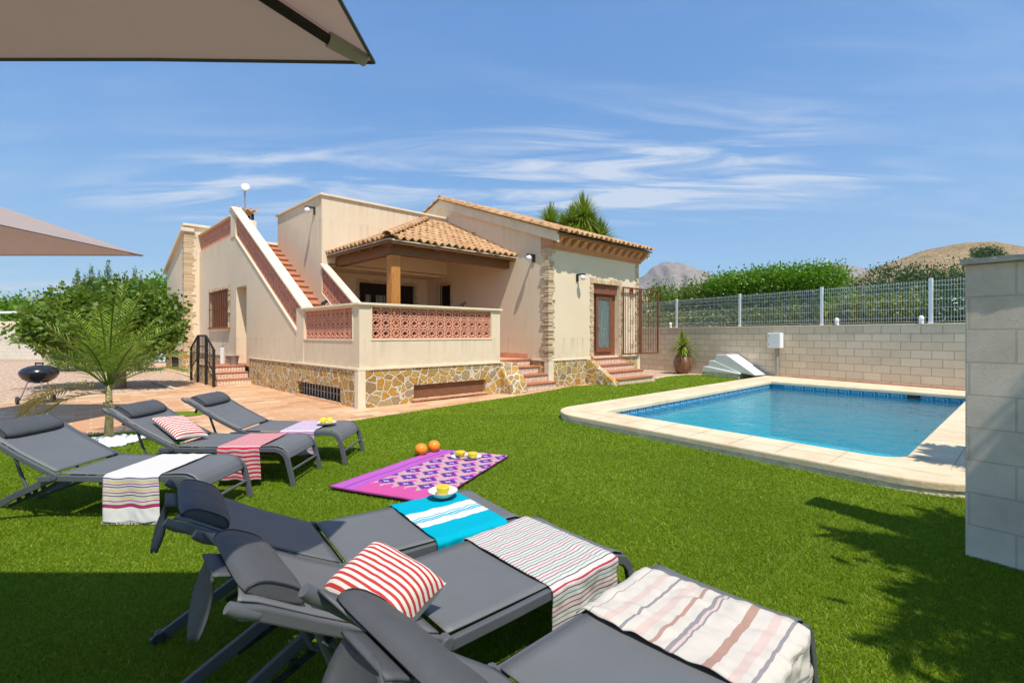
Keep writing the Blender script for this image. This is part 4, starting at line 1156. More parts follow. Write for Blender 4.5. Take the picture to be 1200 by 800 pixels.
# left slope
O2 = Vector(H3(pe, 4.28, pz)); a2 = Vector(H3(pe, pv, pz))-O2; up2 = Vector(H3(pe+3.13, 4.28, pz+ps*3.13))-O2; W2 = a2.length
tiles(mb, O2+Vector((0, 0, .03)), a2, up2, W2, up2.length, clip=lambda x, y: (W2-x) > y*W2/up2.length*1.0, seed=6)
proof = mb.build('porch_roof', M['roof'], villa, solid=.014, smooth=True)
mb = MB(); ridge(mb, Vector(H3(pe-.04, pv-.04, pz+.06)), Vector(H3(pe+3.0, pv+3.0, pz+ps*3.0+.09)), .10, seed=1)
mb.build('hip_tile', M['roof'], proof, solid=.014, smooth=True)
mb = MB()
c_ = Vector(H3(pe, pv, pz+.0)); e_ = Vector(H3(5.09, pv, pz)); f_ = Vector(H3(5.09, 4.27, pz+ps*3.12)); g_ = Vector(H3(pe+3.12, 4.27, pz+ps*3.12)); h_ = Vector(H3(pe, 4.27, pz))
def tri_slab(pts, th):
    n_ = len(pts); lo = [p-Vector((0, 0, th)) for p in pts]
    mb.face(pts); mb.face(list(reversed(lo)))
    for i in range(n_): mb.face([pts[i], lo[i], lo[(i+1) % n_], pts[(i+1) % n_]])
tri_slab([c_, e_, f_, g_], .025); tri_slab([c_, g_, h_], .025)
mb.build('soffit_board', simple('cream_soffit', (.62, .47, .32), .8), proof)
mb = MB()
mb.hbox(1.45, 5.09, 1.42, 1.60, 3.22, 3.46); mb.hbox(1.46, 1.64, 1.601, 4.27, 3.215, 3.455)
mb.hbox(pe+.02, 5.09, pv+.02, pv+.06, pz-.09, pz-.028); mb.hbox(pe+.02, pe+.06, pv+.061, 4.27, pz-.09, pz-.028)
mb.builds('porch_beam', M['beam'], proof, bevel=.012)
mb = MB()
for i in range(6):
    u = 1.95+.60*i; vend = 4.27 if u > pe+3.1 else pv+(u-pe)
    z_ = lambda v: pz-.03+ps*(v-pv)
    mb.prism([(pv+.07, z_(pv+.07)-.12), (vend, z_(vend)-.13), (vend, z_(vend)), (pv+.07, z_(pv+.07))], u, u+.10, LP)
for i in range(4):
    v = 1.95+.6*i; uend = pe+(v-pv); z2 = lambda u: pz-.03+ps*(u-pe)
    mb.prism([(pe+.07, z2(pe+.07)-.12), (uend, z2(uend)-.13), (uend, z2(uend)), (pe+.07, z2(pe+.07))], v, v+.10, lambda a_, p, q: H3(p, a_, q))
mb.prism([(0, -.14), (4.2, -.14+4.2*.7071*ps), (4.2, 4.2*.7071*ps), (0, 0)], -.05, .05, lambda a_, p, q: H3(pe+.1+p*.7071+a_*.7071, pv+.1+p*.7071-a_*.7071, pz+q-.01))
mb.builds('rafter', M['beam'], proof, bevel=.008)
mb = MB(); mb.hbox(1.48, 1.71, 1.42, 1.65, .73, 3.214); mb.build('porch_post', M['post'], villa, bevel=.015)
# --- left gable block
mb = MB()
gl = lambda v: 5.15-.355*(v-12.45)
mb.prism([(12.45, -.02), (15.7, -.02), (15.7, gl(15.7)), (12.45, gl(12.45))], -.45, -.2, LP)
mb.hbox(-.2, 6.0, 12.45, 12.65, -.02, 5.14); mb.wall(FT, -.2, 6, -.02, 4.0, 15.5, 15.7)
mb.build('gable_wall', M['stucco'], villa)
mb = MB(); mb.prism([(12.38, 5.16), (15.95, gl(15.95)+.02), (15.95, gl(15.95)+.14), (12.38, 5.30)], -.56, -.15, LP); mb.build('gable_verge', M['trim'], villa, bevel=.01)
mb = MB(); mb.hbox(-.45, 1.1, 12.45, 12.75, 5.141, 5.36); mb.hbox(-.5, 1.1, 12.36, 12.8, 5.361, 5.45); mb.build('gable_parapet', M['trim'], villa, bevel=.01)
mb = MB(); O = Vector(H3(-.15, 15.98, gl(15.98)+.1)); a = Vector(H3(6, 15.98, gl(15.98)+.1))-O; b_ = Vector(H3(-.15, 12.9, gl(12.9)+.1))-O
tiles(mb, O, a, b_, a.length, b_.length, seed=8); mb.build('back_roof', M['roof'], villa, solid=.014, smooth=True)
mb = MB(); mb.wall(LT, 12.6, 15.7, -.02, .8, -.49, -.451, [(13.2, 14.6, .1, .5)]); mb.wall(FT, -.49, -.06, -.02, .72, 12.41, 12.449); mb.builds('gable_stone_base', M['stone'], villa)
mb = MB(); mb.box(13.2, 14.6, -.47, -.452, .1, .5, 0, LT); mb.build('gable_vent', M['dark'], villa)
# chimney
cu, cv = .95, 10.4
mb = MB(); mb.hbox(cu-.30, cu+.30, cv-.30, cv+.30, 4.3, 5.42); ch = mb.build('chimney', M['trim'], villa)
mb = MB()
for a in (-.24, .16):
    for b in (-.24, .16): mb.hbox(cu+a, cu+a+.08, cv+b, cv+b+.08, 5.42, 5.66)
mb.builds('chimney_leg', M['black'], ch)
mb = MB(); O = Vector(H3(cu-.38, cv-.38, 5.66)); tiles(mb, O+Vector((0, 0, .04)), Vector(H3(cu+.38, cv-.38, 5.66))-O, Vector(H3(cu-.38, cv+.05, 5.82))-O, .76, .45, seed=1, amp=.035, pitch=.19)
O = Vector(H3(cu-.38, cv+.42, 5.66)); tiles(mb, O+Vector((0, 0, .04)), Vector(H3(cu+.38, cv+.42, 5.66))-O, Vector(H3(cu-.38, cv+.0, 5.82))-O, .76, .45, seed=2, amp=.035, pitch=.19)
mb.build('chimney_hat', M['roof'], ch, solid=.014)
# --- things fixed on the villa
def wall_lamp(base, out, along, label):
    base = Vector(base); out = Vector(out).normalized()
    e = empty('wall_lamp', base, label, 'wall lamp', 'globe lamps on the walls')
    al = Vector((-out.y, out.x, 0))
    def L(a, o_, z): return base+al*a+out*o_+Vector((0, 0, z))
    mb = MB(); mb.hexa([L(-.045, .002, -.14), L(.045, .002, -.14), L(.045, .03, -.14), L(-.045, .03, -.14), L(-.045, .002, .06), L(.045, .002, .06), L(.045, .03, .06), L(-.045, .03, .06)])
    mb.hexa([L(-.03, .031, .025), L(.03, .031, .025), L(.03, .25, .025), L(-.03, .25, .025), L(-.03, .031, .06), L(.03, .031, .06), L(.03, .25, .06), L(-.03, .25, .06)])
    mb.build('bracket', M['black'], e)
    mb = MB(); c = L(0, .2, -.055); mb.lathe([(0, -.075), (.04, -.064), (.07, -.03), (.078, .01), (.06, .05), (.035, .078)], c, 16); mb.build('globe', M['white'], e, smooth=True)
    return e
nA = Vector((-Bv[0], -Bv[1], 0)); nB = Vector((-Av[0], -Av[1], 0))
wall_lamp(H3(5.1, .50, 3.44), nA, None, 'globe wall lamp high on the gable wall right of the porch roof')
wall_lamp(H3(6.23, 0, 2.97), nB, None, 'globe wall lamp left of the glass door')
wall_lamp(H3(1.1, 4.72, 4.78), nA, None, 'globe wall lamp on the tall block above the outside stair')
mb = MB(); mb.hbox(8.72, 8.84, -.075, -.001, 2.62, 2.80); o = mb.build('alarm_box', simple('red_plastic', (.42, .05, .06), .5), bevel=.01); tag(o, 'small dark red box on the wall above the iron gate leaf', 'alarm box')
d = empty('satellite_dish', H3(.55, 8.9, 4.3), 'white antenna dish on a pole above the stair', 'antenna')
b = Vector(H3(.55, 8.9, 4.3)); 
mb = MB(); mb.tube([b, b+Vector((0, 0, 1.95))], .022, 8); mb.build('pole', M['grey_metal'], d)
mb = MB(); dr = Vector((.35, -.9, .15)).normalized(); 
cc = b+Vector((0.04, -.02, 1.86)); sd = dr.cross(Vector((0, 0, 1))).normalized(); upv = sd.cross(dr)
rings = []
for r, h in ((0, 0), (.07, .01), (.125, .03), (.135, .06), (.07, .07), (0, .07)):
    rings.append([cc+dr*h+sd*math.cos(t*math.pi/10)*r+upv*math.sin(t*math.pi/10)*r for t in range(20)])
for k in range(len(rings)-1):
    for j in range(20): mb.face([rings[k][j], rings[k][(j+1) % 20], rings[k+1][(j+1) % 20], rings[k+1][j]])
mb.build('dish', M['white'], d, smooth=True)
# landing rail
rl = empty('stair_railing', H3(-.98, 7.1, 0), 'black wrought iron railing round the small side door landing', 'railing')
RT = lambda s, d_, z: H3(-.98+d_, s, z)
mb = MB()
for v, z0, z1 in ((5.98, 0, .98), (6.78, 0, 1.32), (7.72, 0, 1.32), (8.55, 0, .98)): mb.box(v-.03, v+.03, -.03, .03, z0, z1, 0, RT)
mb.builds('rail_post', M['iron'], rl)
mb = MB()
for (a, za), (b_, zb) in (((5.98, .98), (6.78, 1.34)), ((6.78, 1.34), (7.72, 1.34)), ((7.72, 1.34), (8.55, .98))):
    mb.tube([RT(a, 0, za), RT(b_, 0, zb)], .026, 6); dz = .62
    mb.tube([RT(a, 0, za-dz), RT(b_, 0, zb-dz)], .016, 6)
mb.builds('handrail', M['iron'], rl)
mb = MB()
for k in range(16):
    v = 6.1+.155*k; top = 1.34 if 6.78 < v < 7.72 else (1.34-.45*abs(v-(6.78 if v < 7 else 7.72)))
    mb.tube([RT(v, 0, top-.62), RT(v, 0, top)], .009, 5)
    mb.lathe([(0, -.03), (.025, 0), (0, .03)], RT(v, 0, top-.3), 6)
mb.build('baluster', M['iron'], rl)
# things on the landing
lp = H3(-.35, 7.75, .46)
tp_ = empty('tap_post', lp, 'pale garden tap post with curved spout by the side door', 'tap')
mb = MB(); mb.box(lp[0]-.05, lp[0]+.05, lp[1]-.05, lp[1]+.05, .495, .98); mb.build('post', M['white'], tp_, bevel=.01)
mb = MB(); mb.tube([(lp[0], lp[1], .98), (lp[0], lp[1], 1.06), (lp[0]+.06, lp[1]-.03, 1.11), (lp[0]+.12, lp[1]-.05, 1.06)], .018, 8); mb.build('spout', M['chrome'], tp_)
lb = H3(-.22, 7.15, .497); mb = MB(); mb.lathe([(.10, 0), (.14, .25), (.15, .26), (.13, .26), (.09, .02), (0, .02)], lb, 16); o = mb.build('bucket', M['grey_metal'], smooth=True, autosm=50); tag(o, 'small grey bucket beside the side door step', 'bucket')
for (u, v, lab) in ((.10, 1.75, 'small black spotlight on the patio side of the terrace coping'), (2.45, .08, 'small black spotlight on the terrace coping facing the lawn')):
    e = empty('spotlight', H3(u, v, 1.972), lab, 'spotlight'); c = Vector(H3(u, v, 1.972))
    mb = MB(); mb.lathe([(.04, 0), (.04, .012), (.012, .014), (.012, .06)], c, 10); mb.build('stand', M['black'], e)
    mb = MB(); mb.tube([c+Vector((-.06, .02, .06)), c+Vector((.06, -.03, .11))], .035, 10); mb.build('lamp_head', M['black'], e)
# ================================================================== LOUNGERS
def path_z(pts, x):
    for (x0, z0), (x1, z1) in zip(pts, pts[1:]):
        if min(x0, x1) <= x <= max(x0, x1): return z0+(z1-z0)*(x-x0)/(x1-x0)
    return pts[-1][1]
SEAT = [(.015, .352), (.15, .348), (.45, .343), (.75, .346), (.88, .353), (.94, .35), (.99, .33), (1.025, .29), (1.045, .235)]
BACK = [(-.015, .362), (-.14, .425), (-.28, .498), (-.42, .582), (-.505, .636), (-.56, .670), (-.605, .690)]
def bar_path(mb, pts, y, w, h):    # rectangular bar following a path in the xz plane
    n = len(pts); ring = []
    for k, (x, z) in enumerate(pts):
        a = pts[max(k-1, 0)]; b = pts[min(k+1, n-1)]; d = Vector((b[0]-a[0], b[1]-a[1])).normalized(); q = Vector((-d.y, d.x))
        ring.append([mb.vert((x+q.x*h/2*sy, y+w/2*sx, z+q.y*h/2*sy)) for sx, sy in ((-1, -1), (1, -1), (1, 1), (-1, 1))])
    for k in range(n-1):
        for j in range(4):
            j2 = (j+1) % 4; mb.f.append((ring[k][j], ring[k][j2], ring[k+1][j2], ring[k+1][j])); mb.mi.append(0)
    mb.f.append(tuple(ring[0])); mb.f.append(tuple(reversed(ring[-1]))); mb.mi += [0, 0]
def sling(path, hw, sag=.012, end=0):
    mb = MB(); n = len(path)-1
    def fn(a, b):
        k = a*n; i = min(int(k), n-1); f = k-i
        x = path[i][0]*(1-f)+path[i+1][0]*f; z = path[i][1]*(1-f)+path[i+1][1]*f
        y = (b*2-1)*hw
        return (x+end*a**8*(1-(b*2-1)**2), y, z+.012-sag*(1-(b*2-1)**4)*math.sin(math.pi*min(1, max(0, a)))**.5-end*.6*a**8*(1-(b*2-1)**2))
    mb.grid(fn, n*4, 12); return mb
def off_path(p, dz): return [(x, z+dz) for x, z in p]
def make_lounger():
    r = empty('sun_lounger', (0, 0, 0), 'x', 'sun lounger', 'grey sun loungers on the lawn')
    L = dict(local=True)
    mb = MB()
    for y in (-.287, .287):
        bar_path(mb, [(-.12, .325), (.0, .333), (.3, .328), (.6, .328), (.86, .333), (.93, .332), (.985, .312), (1.02, .275), (1.035, .245)], y, .026, .042)
        mb.tube([(0, y*.93, .345), (0, y*1.07, .345)], .026, 10)
    mb.tube([(.02, -.28, .318), (.02, .28, .318)], .014, 8); mb.tube([(.55, -.28, .305), (.55, .28, .305)], .012, 8)
    mb.build('frame', M['lframe'], r, bevel=.006, **L)
    for y in (-.287, .287):
        mb = MB(); bar_path(mb, [(1.033, .25), (1.05, .18), (1.075, .08), (1.09, 0.0)], y, .028, .044); mb.build('leg', M['lframe'], r, bevel=.005, **L)
    mb = MB(); mb.tube([(1.058, -.275, .14), (1.058, .275, .14)], .012, 8); mb.build('crossbar', M['lframe'], r, **L)
    for y in (-.25, .25):
        mb = MB(); bar_path(mb, [(-.06, .315), (-.30, .21), (-.52, .09), (-.68, .0)], y, .022, .048)
        lg = mb.build('leg', M['lleg'], r, bevel=.004, **L)
        mb = MB(); mb.tube([(-.655, y-.024, .022), (-.655, y+.024, .022)], .024, 14); mb.build('foot_cap', M['black'], lg, **L)
    sling(SEAT, .274).build('seat', M['sling'], r, smooth=True, solid=.006, **L)
    s_ = sling(BACK, .268, .010, .035).build('backrest', M['sling'], r, smooth=True, solid=.006, **L)
    mb = MB()
    for y in (-.283, .283):
        mb = MB(); bar_path(mb, off_path(BACK, -.010), y, .024, .036); mb.build('backrest_frame', M['lframe'], s_, bevel=.006, **L)
    for y in (-.283, .283):
        mb = MB(); mb.tube([(-.56, y, .655), (-.61, y, .685), (-.63, y, .70)], [.015, .018, .015], 18); mb.build('rail_tip', M['lframe'], s_, smooth=True, autosm=50, **L)
    mb = MB()
    for y in (-.21, .21): mb.tube([(-.40, y, .535), (-.33, y, .34), (-.27, y, .20), (-.23, y, .17), (-.19, y, .18)], .011, 8)
    mb.tube([(-.19, -.21, .18), (-.19, .21, .18)], .011, 8); mb.tube([(-.40, -.27, .535), (-.40, .27, .535)], .011, 8)
    mb.build('strut', M['lframe'], r, **L)
    mb = MB()
    for y in (-.225, .225):
        bar_path(mb, [(-.02, .30), (-.16, .215), (-.34, .135), (-.40, .11)], y, .012, .022)
        for k in range(4): mb.box(-.16-.06*k, -.135-.06*k, y-.006, y+.006, .225-.03*k, .262-.03*k)
    for q in mb.split(.02): q.build('rack', M['black'], r, **L)
    # head pad
    mb = MB()
    # domed bolster lying on the head end, flat below
    def pad(a, b):
        yy = b*2-1; th = a*2*math.pi; c, s = math.cos(th), math.sin(th)
        px = math.copysign(abs(c)**.7, c)*.098; pz = (abs(s)**.9*.041 if s > 0 else -abs(s)*.008)
        e = .86+.14*(1-abs(yy)**6); px *= e; pz *= e*(1-.10*noise.noise(Vector((b*6, a*6, 3))))
        dx, dz = -.868, .497
        return (-.505+dx*px+.497*pz, yy*.222, .632+dz*px+.868*pz+.022)
    mb.grid(pad, 28, 26)
    for yy in (0., 1.):
        c0 = Vector(pad(.0, yy)).lerp(Vector(pad(.5, yy)), .5)
        for k in range(28): mb.face([c0, pad(k/28, yy), pad((k+1)/28, yy)], uv=[(0, 0)]*3)
    pd = mb.build('pillow', M['lpad'], r, smooth=True, autosm=60, **L)
    mb = MB()
    for yy in (0., 1.): mb.tube([pad(k/28, yy) for k in range(29)], .0035, 5, cap=False)
    for q in mb.split(.02): q.build('piping', M['black'], pd, smooth=True, **L)
    mb = MB()
    mb.grid(lambda a, b: (-.632-.03*a+.015*math.sin(3*a+b*2), (b*2-1)*(.085-.06*a*a)+.02*math.sin(4*a), .695-.19*a+.01*math.sin(b*6)), 12, 8)
    mb.grid(lambda a, b: (-.632+.07*a, (b*2-1)*.085, .70+.006*math.sin(a*1.6)-.03*a), 4, 8)
    mb.build('counterweight_flap', M['lpad'], pd, smooth=True, solid=.008, **L)
    return r
proto = make_lounger()
LG = [(-3.30, 3.68, 0, 'grey sun lounger at the left edge under the multicoloured striped towel'),
      (-3.06, 4.52, 0, 'grey sun lounger with red striped towel and flat cushion, middle of the far three'),
      (-2.84, 5.22, 0, 'grey sun lounger with a plate of lemons, farthest of all, beside the patio'),
      (-.90, 2.28, 36, 'grey sun lounger under the turquoise towel with its backrest in shade'),
      (-.41, 1.78, 41, 'grey sun lounger with plump red striped cushion, middle of the near three'),
      (.14, 1.21, 43.5, 'grey sun lounger with the cream and brown towel, nearest the camera')]
for i, (x, y, a, lab) in enumerate(LG):
    o = proto if i == 0 else copy_tree(proto)
    o.location = (x, y, 0); o.rotation_euler = (0, 0, R(a)); o['label'] = lab
    if i == 5:      # this one has its backrest set a notch higher
        h = Vector((0, 0, .35)); rm = Matrix.Rotation(R(10.5), 3, 'Y')
        for ch in o.children:
            if ch.name.split('.')[0] in ('backrest', 'pillow'): ch.location = h-rm@h; ch.rotation_euler = (0, R(10.5), 0)

def towel(i, x0, x1, near, far, mat, label, name='towel', seed=0, wr=.004, skew=0, fringe=False, top=.363, lay=2):
    hw = .302; mb = MB(); tot = far+2*hw+near; rs = random.Random(seed)
    def fn(a, b):
        s = a*tot; xx = x0+(x1-x0)*b + skew*(a-.5)
        wv = noise.noise(Vector((a*5+seed, b*4, seed)))*wr + noise.noise(Vector((a*14+seed, b*11, seed)))*wr*.5
        zt = path_z(SEAT, min(xx, .93)) + .018 + abs(wv)
        r_ = .018
        if s < far-.01: return (xx, hw+.008+wv*1.5+.012*(1-s/max(far, .01)), zt-(far-s))
        if s < far+2*hw:
            y = hw-(s-far); e = max(0, (abs(y)-(hw-.03))/.03)
            return (xx, y, zt-.010*e*e)
        d = s-far-2*hw
        return (xx+wv*1.2, -hw-.008-abs(wv)*1.6-.010*math.sin(b*9+seed)*min(1, d*5), zt-.01-d+.004*math.sin(b*14+seed))
    mb.grid(fn, 90, 36)
    o = mb.build(name, mat, smooth=True, solid=.004)
    o.location = (LG[i][0], LG[i][1], 0); o.rotation_euler = (0, 0, R(LG[i][2]))
    if fringe:
        f = MB()
        for k in range(70):
            b = k/69; x = x0+(x1-x0)*b; f.tube([(x, -hw-.012, .352-near+.012), (x+rs.uniform(-.006, .006), -hw-.014, .352-near-.012)], .0018, 3)
        f.build('fringe', M['cushback'], o, local=True)
    return tag(o, label, 'towel', 'towels draped over the loungers')
towel(0, .36, .76, .33, .03, M['towel_multi'], 'white towel with thin yellow and purple stripes and a red band hanging at left', seed=1, fringe=True, skew=.02)
towel(1, .40, .78, .29, .22, M['towel_red'], 'red and white striped towel over the middle far lounger', seed=2, skew=.05)
towel(2, .40, .76, .24, .12, M['towel_lilac'], 'lilac and white striped towel under the plate of lemons', seed=3, skew=.03)
towel(3, .44, .86, .24, .05, M['towel_turq'], 'turquoise towel with white bands beside the purple mat', seed=4, wr=.008)
towel(4, .49, .90, .26, .05, M['towel_thin'], 'white towel with thin dark and red stripes on the middle near lounger', seed=5, wr=.010)
towel(5, .46, .90, .30, .01, M['towel_cream'], 'crumpled cream towel with brown and grey stripes on the nearest lounger', seed=6, wr=.022, skew=.06)

def cushion(loc, eul, sx, sy, h, label, m='cushion'):
    e = empty('cushion', loc, label, 'cushion', 'red striped cushions')
    e.rotation_euler = eul
    def fn(sgn):
        def f(a, b):
            x, y = a*2-1, b*2-1
            k = max(0, (1-x**4)*(1-y**4))**.55
            pin = 1-.07*(1-abs(x)**2)*abs(y)**3; pin2 = 1-.07*(1-abs(y)**2)*abs(x)**3
            z = h*k*sgn + .004*noise.noise(Vector((x*5, y*5, sgn*3+sx)))
            return (x*sx*pin2, y*sy*pin, z)
        return f
    mb = MB(); mb.grid(fn(1), 34, 34); mb.build('striped_front', M[m], e, smooth=True, local=True)
    mb = MB(); mb.grid(fn(-1), 34, 34); mb.build('plain_back', M['cushback'], e, smooth=True, local=True)
    return e
def seat_pt(i, x, y, z):
    a = R(LG[i][2]); return (LG[i][0]+x*math.cos(a)-y*math.sin(a), LG[i][1]+x*math.sin(a)+y*math.cos(a), z)
cushion(seat_pt(1, -.10, -.05, .49), (R(-6), R(24), R(-22)), .20, .155, .05, 'flat cream cushion with thin red stripes on the middle far lounger')
cushion((-.455, 1.645, .475), (R(17), R(12), R(-28)), .172, .142, .098, 'plump white cushion with bold red stripes on a near lounger', 'cushion2')

# ---- plates and fruit
def plate(loc, r, label, h=.02, rim=None, sxy=(1, 1)):
    mb = MB(); mb.lathe([(r*.55, 0), (r*.6, .002), (r*.98, h), (r, h+.002), (r*.96, h+.003), (r*.6, .007), (0, .006)], (0, 0, 0), 36)
    mb.v = [(x*sxy[0]+loc[0], y*sxy[1]+loc[1], z+loc[2]) for x, y, z in mb.v]
    e = empty('plate', loc, label, 'plate', 'plates of fruit')
    mb.build('dish', M['china'], e, smooth=True, autosm=40)
    mb = MB(); n = 36
    mb.tube([(loc[0]+r*sxy[0]*math.cos(2*math.pi*k/n), loc[1]+r*sxy[1]*math.sin(2*math.pi*k/n), loc[2]+h+.002) for k in range(n+1)], .0022, 5, cap=False)
    mb.build('rim', M['chinagrey'], e)
    return e
def lemon(loc, az, label, s=.034):
    mb = MB(); n = 12
    prof = [(-1.35, .06), (-1.2, .14), (-1, .38), (-.7, .70), (-.3, .95), (0, 1), (.3, .95), (.7, .70), (1, .38), (1.2, .14), (1.35, .05)]
    d = Vector((math.cos(az), math.sin(az), .1)); mb.tube([Vector(loc)+d*p*s for p, _ in prof], [s*q for _, q in prof], 14)
    o = mb.build('lemon', M['lemon'], smooth=True); return tag(o, label, 'lemon', 'lemons on the plate')
p3 = seat_pt(2, .77, .02, .374)
plate(p3, .105, 'small cream plate holding two lemons on the lilac towel')
lemon((p3[0]-.035, p3[1], p3[2]+.042), .7, 'yellow lemon on the left of the lounger plate')
lemon((p3[0]+.04, p3[1]-.01, p3[2]+.042), -.5, 'yellow lemon on the right of the lounger plate')
def orange(loc, r, label):
    mb = MB(); n = 12
    mb.lathe([(r*math.sin(math.pi*k/n)*1.02, -r*math.cos(math.pi*k/n)*.95) for k in range(n+1)], loc, 20)
    e = empty('orange', loc, label, 'orange', 'oranges on the mat')
    mb.build('peel', M['orange'], e, smooth=True)
    mb = MB(); mb.lathe([(.006, 0), (.004, .004), (0, .004)], (loc[0], loc[1], loc[2]+r*.945), 6); mb.build('stalk', M['bark'], e); return e
orange((-1.02, 5.27, .085), .070, 'whole orange nearer the front of the purple mat edge')
orange((-.90, 5.42, .085), .070, 'whole orange farther back at the mat corner')
def half(loc, r, label, h=.04):
    e = empty('orange_half', loc, label, 'cut fruit', 'cut yellow fruit halves')
    mb = MB(); mb.lathe([(r*.5, 0), (r*.9, h*.4), (r, h*.95), (r*.93, h)], loc, 20); mb.build('peel', M['lemon'], e, smooth=True, autosm=40)
    mb = MB(); mb.lathe([(r*.92, h*.9), (r*.9, h+.002), (0, h+.004)], loc, 20); mb.build('flesh', M['juice'], e); return e
pb = seat_pt(3, .74, .21, .378)
plate(pb, .090, 'cream bowl with a cut fruit on the turquoise towel', h=.035)
half((pb[0], pb[1], pb[2]+.012), .042, 'cut yellow fruit in the bowl on the turquoise towel', .05)
pm = (-.50, 5.15, .018)
plate(pm, .17, 'oblong cream plate with two cut fruits on the purple mat', sxy=(1, .75))
half((pm[0]-.07, pm[1]+.03, pm[2]+.01), .055, 'cut yellow fruit on the left of the mat plate', .055)
half((pm[0]+.07, pm[1]-.03, pm[2]+.01), .055, 'cut yellow fruit on the right of the mat plate', .055)
# picnic mat
q00, q10, q11, q01 = Vector((-1.63, 4.14, 0)), Vector((-.64, 3.72, 0)), Vector((-.03, 5.22, 0)), Vector((-.86, 5.5, 0))
mb = MB()
def mfn(a, b):   # a along long side from near to far ; b across from left
    p = (q10*(a)+q00*(1-a))*(1-b)+(q11*a+q01*(1-a))*b if False else (q00*(1-b)+q10*b)*(1-a)+(q01*(1-b)+q11*b)*a
    z = .024+.006*noise.noise(Vector((p.x*4, p.y*4, 0)))+.008*max(0, noise.noise(Vector((p.x*9, p.y*3, 5))))*(1 if b < .35 else .3)
    edge_ = min(a, 1-a, b, 1-b); p = p+Vector((noise.noise(Vector((p.y*5, 1, 0)))*.012, 0, 0))
    return (p.x, p.y, z+(.004 if edge_ < .02 else 0))
mb.grid(mfn, 60, 44)
for k in list(mb.uvs): mb.uvs[k] = [(1-a, b) for a, b in mb.uvs[k]]
o = mb.build('picnic_mat', M['mat'], smooth=True, solid=.006); tag(o, 'purple and pink patterned mat spread on the grass', 'mat')

# ================================================================== PARASOLS
def parasol(cx, cy, half_, z0, z1, label, mast, pole_center):
    e = empty('parasol', (mast[0], mast[1], 0), label, 'parasol', 'taupe square parasols')
    mb = MB(); ap = Vector((cx, cy, z1)); cs = [Vector((cx+sx*half_, cy+sy*half_, z0)) for sx, sy in ((-1, -1), (1, -1), (1, 1), (-1, 1))]
    for k in range(4):
        a, b = cs[k], cs[(k+1) % 4]
        def fn(s, t, a=a, b=b):
            p = a*(1-t)+b*t; inward = math.sin(math.pi*t)*.012
            q = p*(1-s)+ap*s; m = Vector((cx, cy, q.z))
            q = q+(m-q)*inward*(1-s)
            q.z -= .018*math.sin(math.pi*t)*math.sin(math.pi*s)
            return q
        mb.grid(fn, 14, 16)
    cv = mb.build('canopy', M['canvas'], e, smooth=False, solid=.004)
    mb = MB()
    for k in range(4):
        a, b = cs[k], cs[(k+1) % 4]; m = (a+b)/2; m = m+(Vector((cx, cy, z0))-m)*.012
        mb.tube([a-Vector((0, 0, .004)), (a+m)/2-Vector((0, 0, .004))+(Vector((cx, cy, z0))-m)*.006, m-Vector((0, 0, .004)), (b+m)/2-Vector((0, 0, .004))+(Vector((cx, cy, z0))-m)*.006, b-Vector((0, 0, .004))], .006, 6)
    mb.build('hem', M['lpad'], cv)
    for k in range(4):
        a = cs[k]; mb = MB(); d = Vector((0, 0, .035)); mb.tube([a+(ap-a)*.06-d*.8, ap-d*1.4], .017, 6); rb = mb.build('rib', M['iron'], e)
        mb = MB(); mb.tube([a+(ap-a)*.015-d*.35, a+(ap-a)*.075-d*.8], .024, 8); mb.build('end_pocket', M['grey_metal'], rb)
    mb = MB(); mb.lathe([(.05, -.12), (.06, -.05), (.05, .05), (.02, .1), (0, .12)], ap, 12); mb.build('hub', M['iron'], e)
    mb = MB()
    if pole_center: mb.tube([(cx, cy, 0), (cx, cy, z1-.05)], .025, 12)
    else:
        mb.tube([(mast[0], mast[1], 0), (mast[0], mast[1], z1+.25)], .035, 12)
        mb.tube([(mast[0], mast[1], z1+.2), (cx, cy, z1+.18), (cx, cy, z1+.02)], .028, 10)
    mb.build('mast', M['lframe'], e)
    mb = MB(); mb.box(mast[0]-.35, mast[0]+.35, mast[1]-.35, mast[1]+.35, .004, .09); mb.build('base', M['cap'], e, bevel=.02)
    return e
parasol(-1.97, .1, 1.5, 2.30, 2.74, 'large taupe parasol overhead with a dark rib to its corner at upper left', (-3.75, .1), False)
parasol(-7.65, 6.63, 1.37, 2.72, 3.32, 'second taupe parasol farther away, reaching in from the left edge', (-9.6, 6.63), False)

# ================================================================== BARBECUE
bx, by = -9.42, 9.35
bq = empty('barbecue', (bx, by, 0), 'black kettle barbecue on three legs with wheels on the patio', 'barbecue')
mb = MB(); mb.lathe([(.05, .40), (.16, .43), (.25, .50), (.29, .58), (.295, .615)], (bx, by, 0), 28); mb.build('bowl', M['enamel'], bq, smooth=True, autosm=50)
mb = MB(); mb.lathe([(.30, .617), (.295, .64), (.25, .70), (.16, .745), (.06, .762), (0, .764)], (bx, by, 0), 28); ld = mb.build('lid', M['enamel'], bq, smooth=True, autosm=50)
mb = MB(); mb.tube([(bx-.07, by, .755), (bx-.07, by, .80), (bx+.07, by, .80), (bx+.07, by, .755)], .011, 8); mb.tube([(bx-.075, by, .80), (bx+.075, by, .80)], .018, 8); mb.build('handle', M['black'], ld)
mb = MB(); mb.tube([(bx+.29, by-.03, .60), (bx+.42, by-.04, .61)], .012, 8); mb.build('side_handle', M['black'], bq)
for k, a in enumerate((200, 95, -35)):
    ca, sa = math.cos(R(a)), math.sin(R(a)); mb = MB(); mb.tube([(bx+ca*.17, by+sa*.17, .45), (bx+ca*.30, by+sa*.30, .08 if k < 2 else .0)], .012, 8); mb.build('leg', M['chrome'], bq)
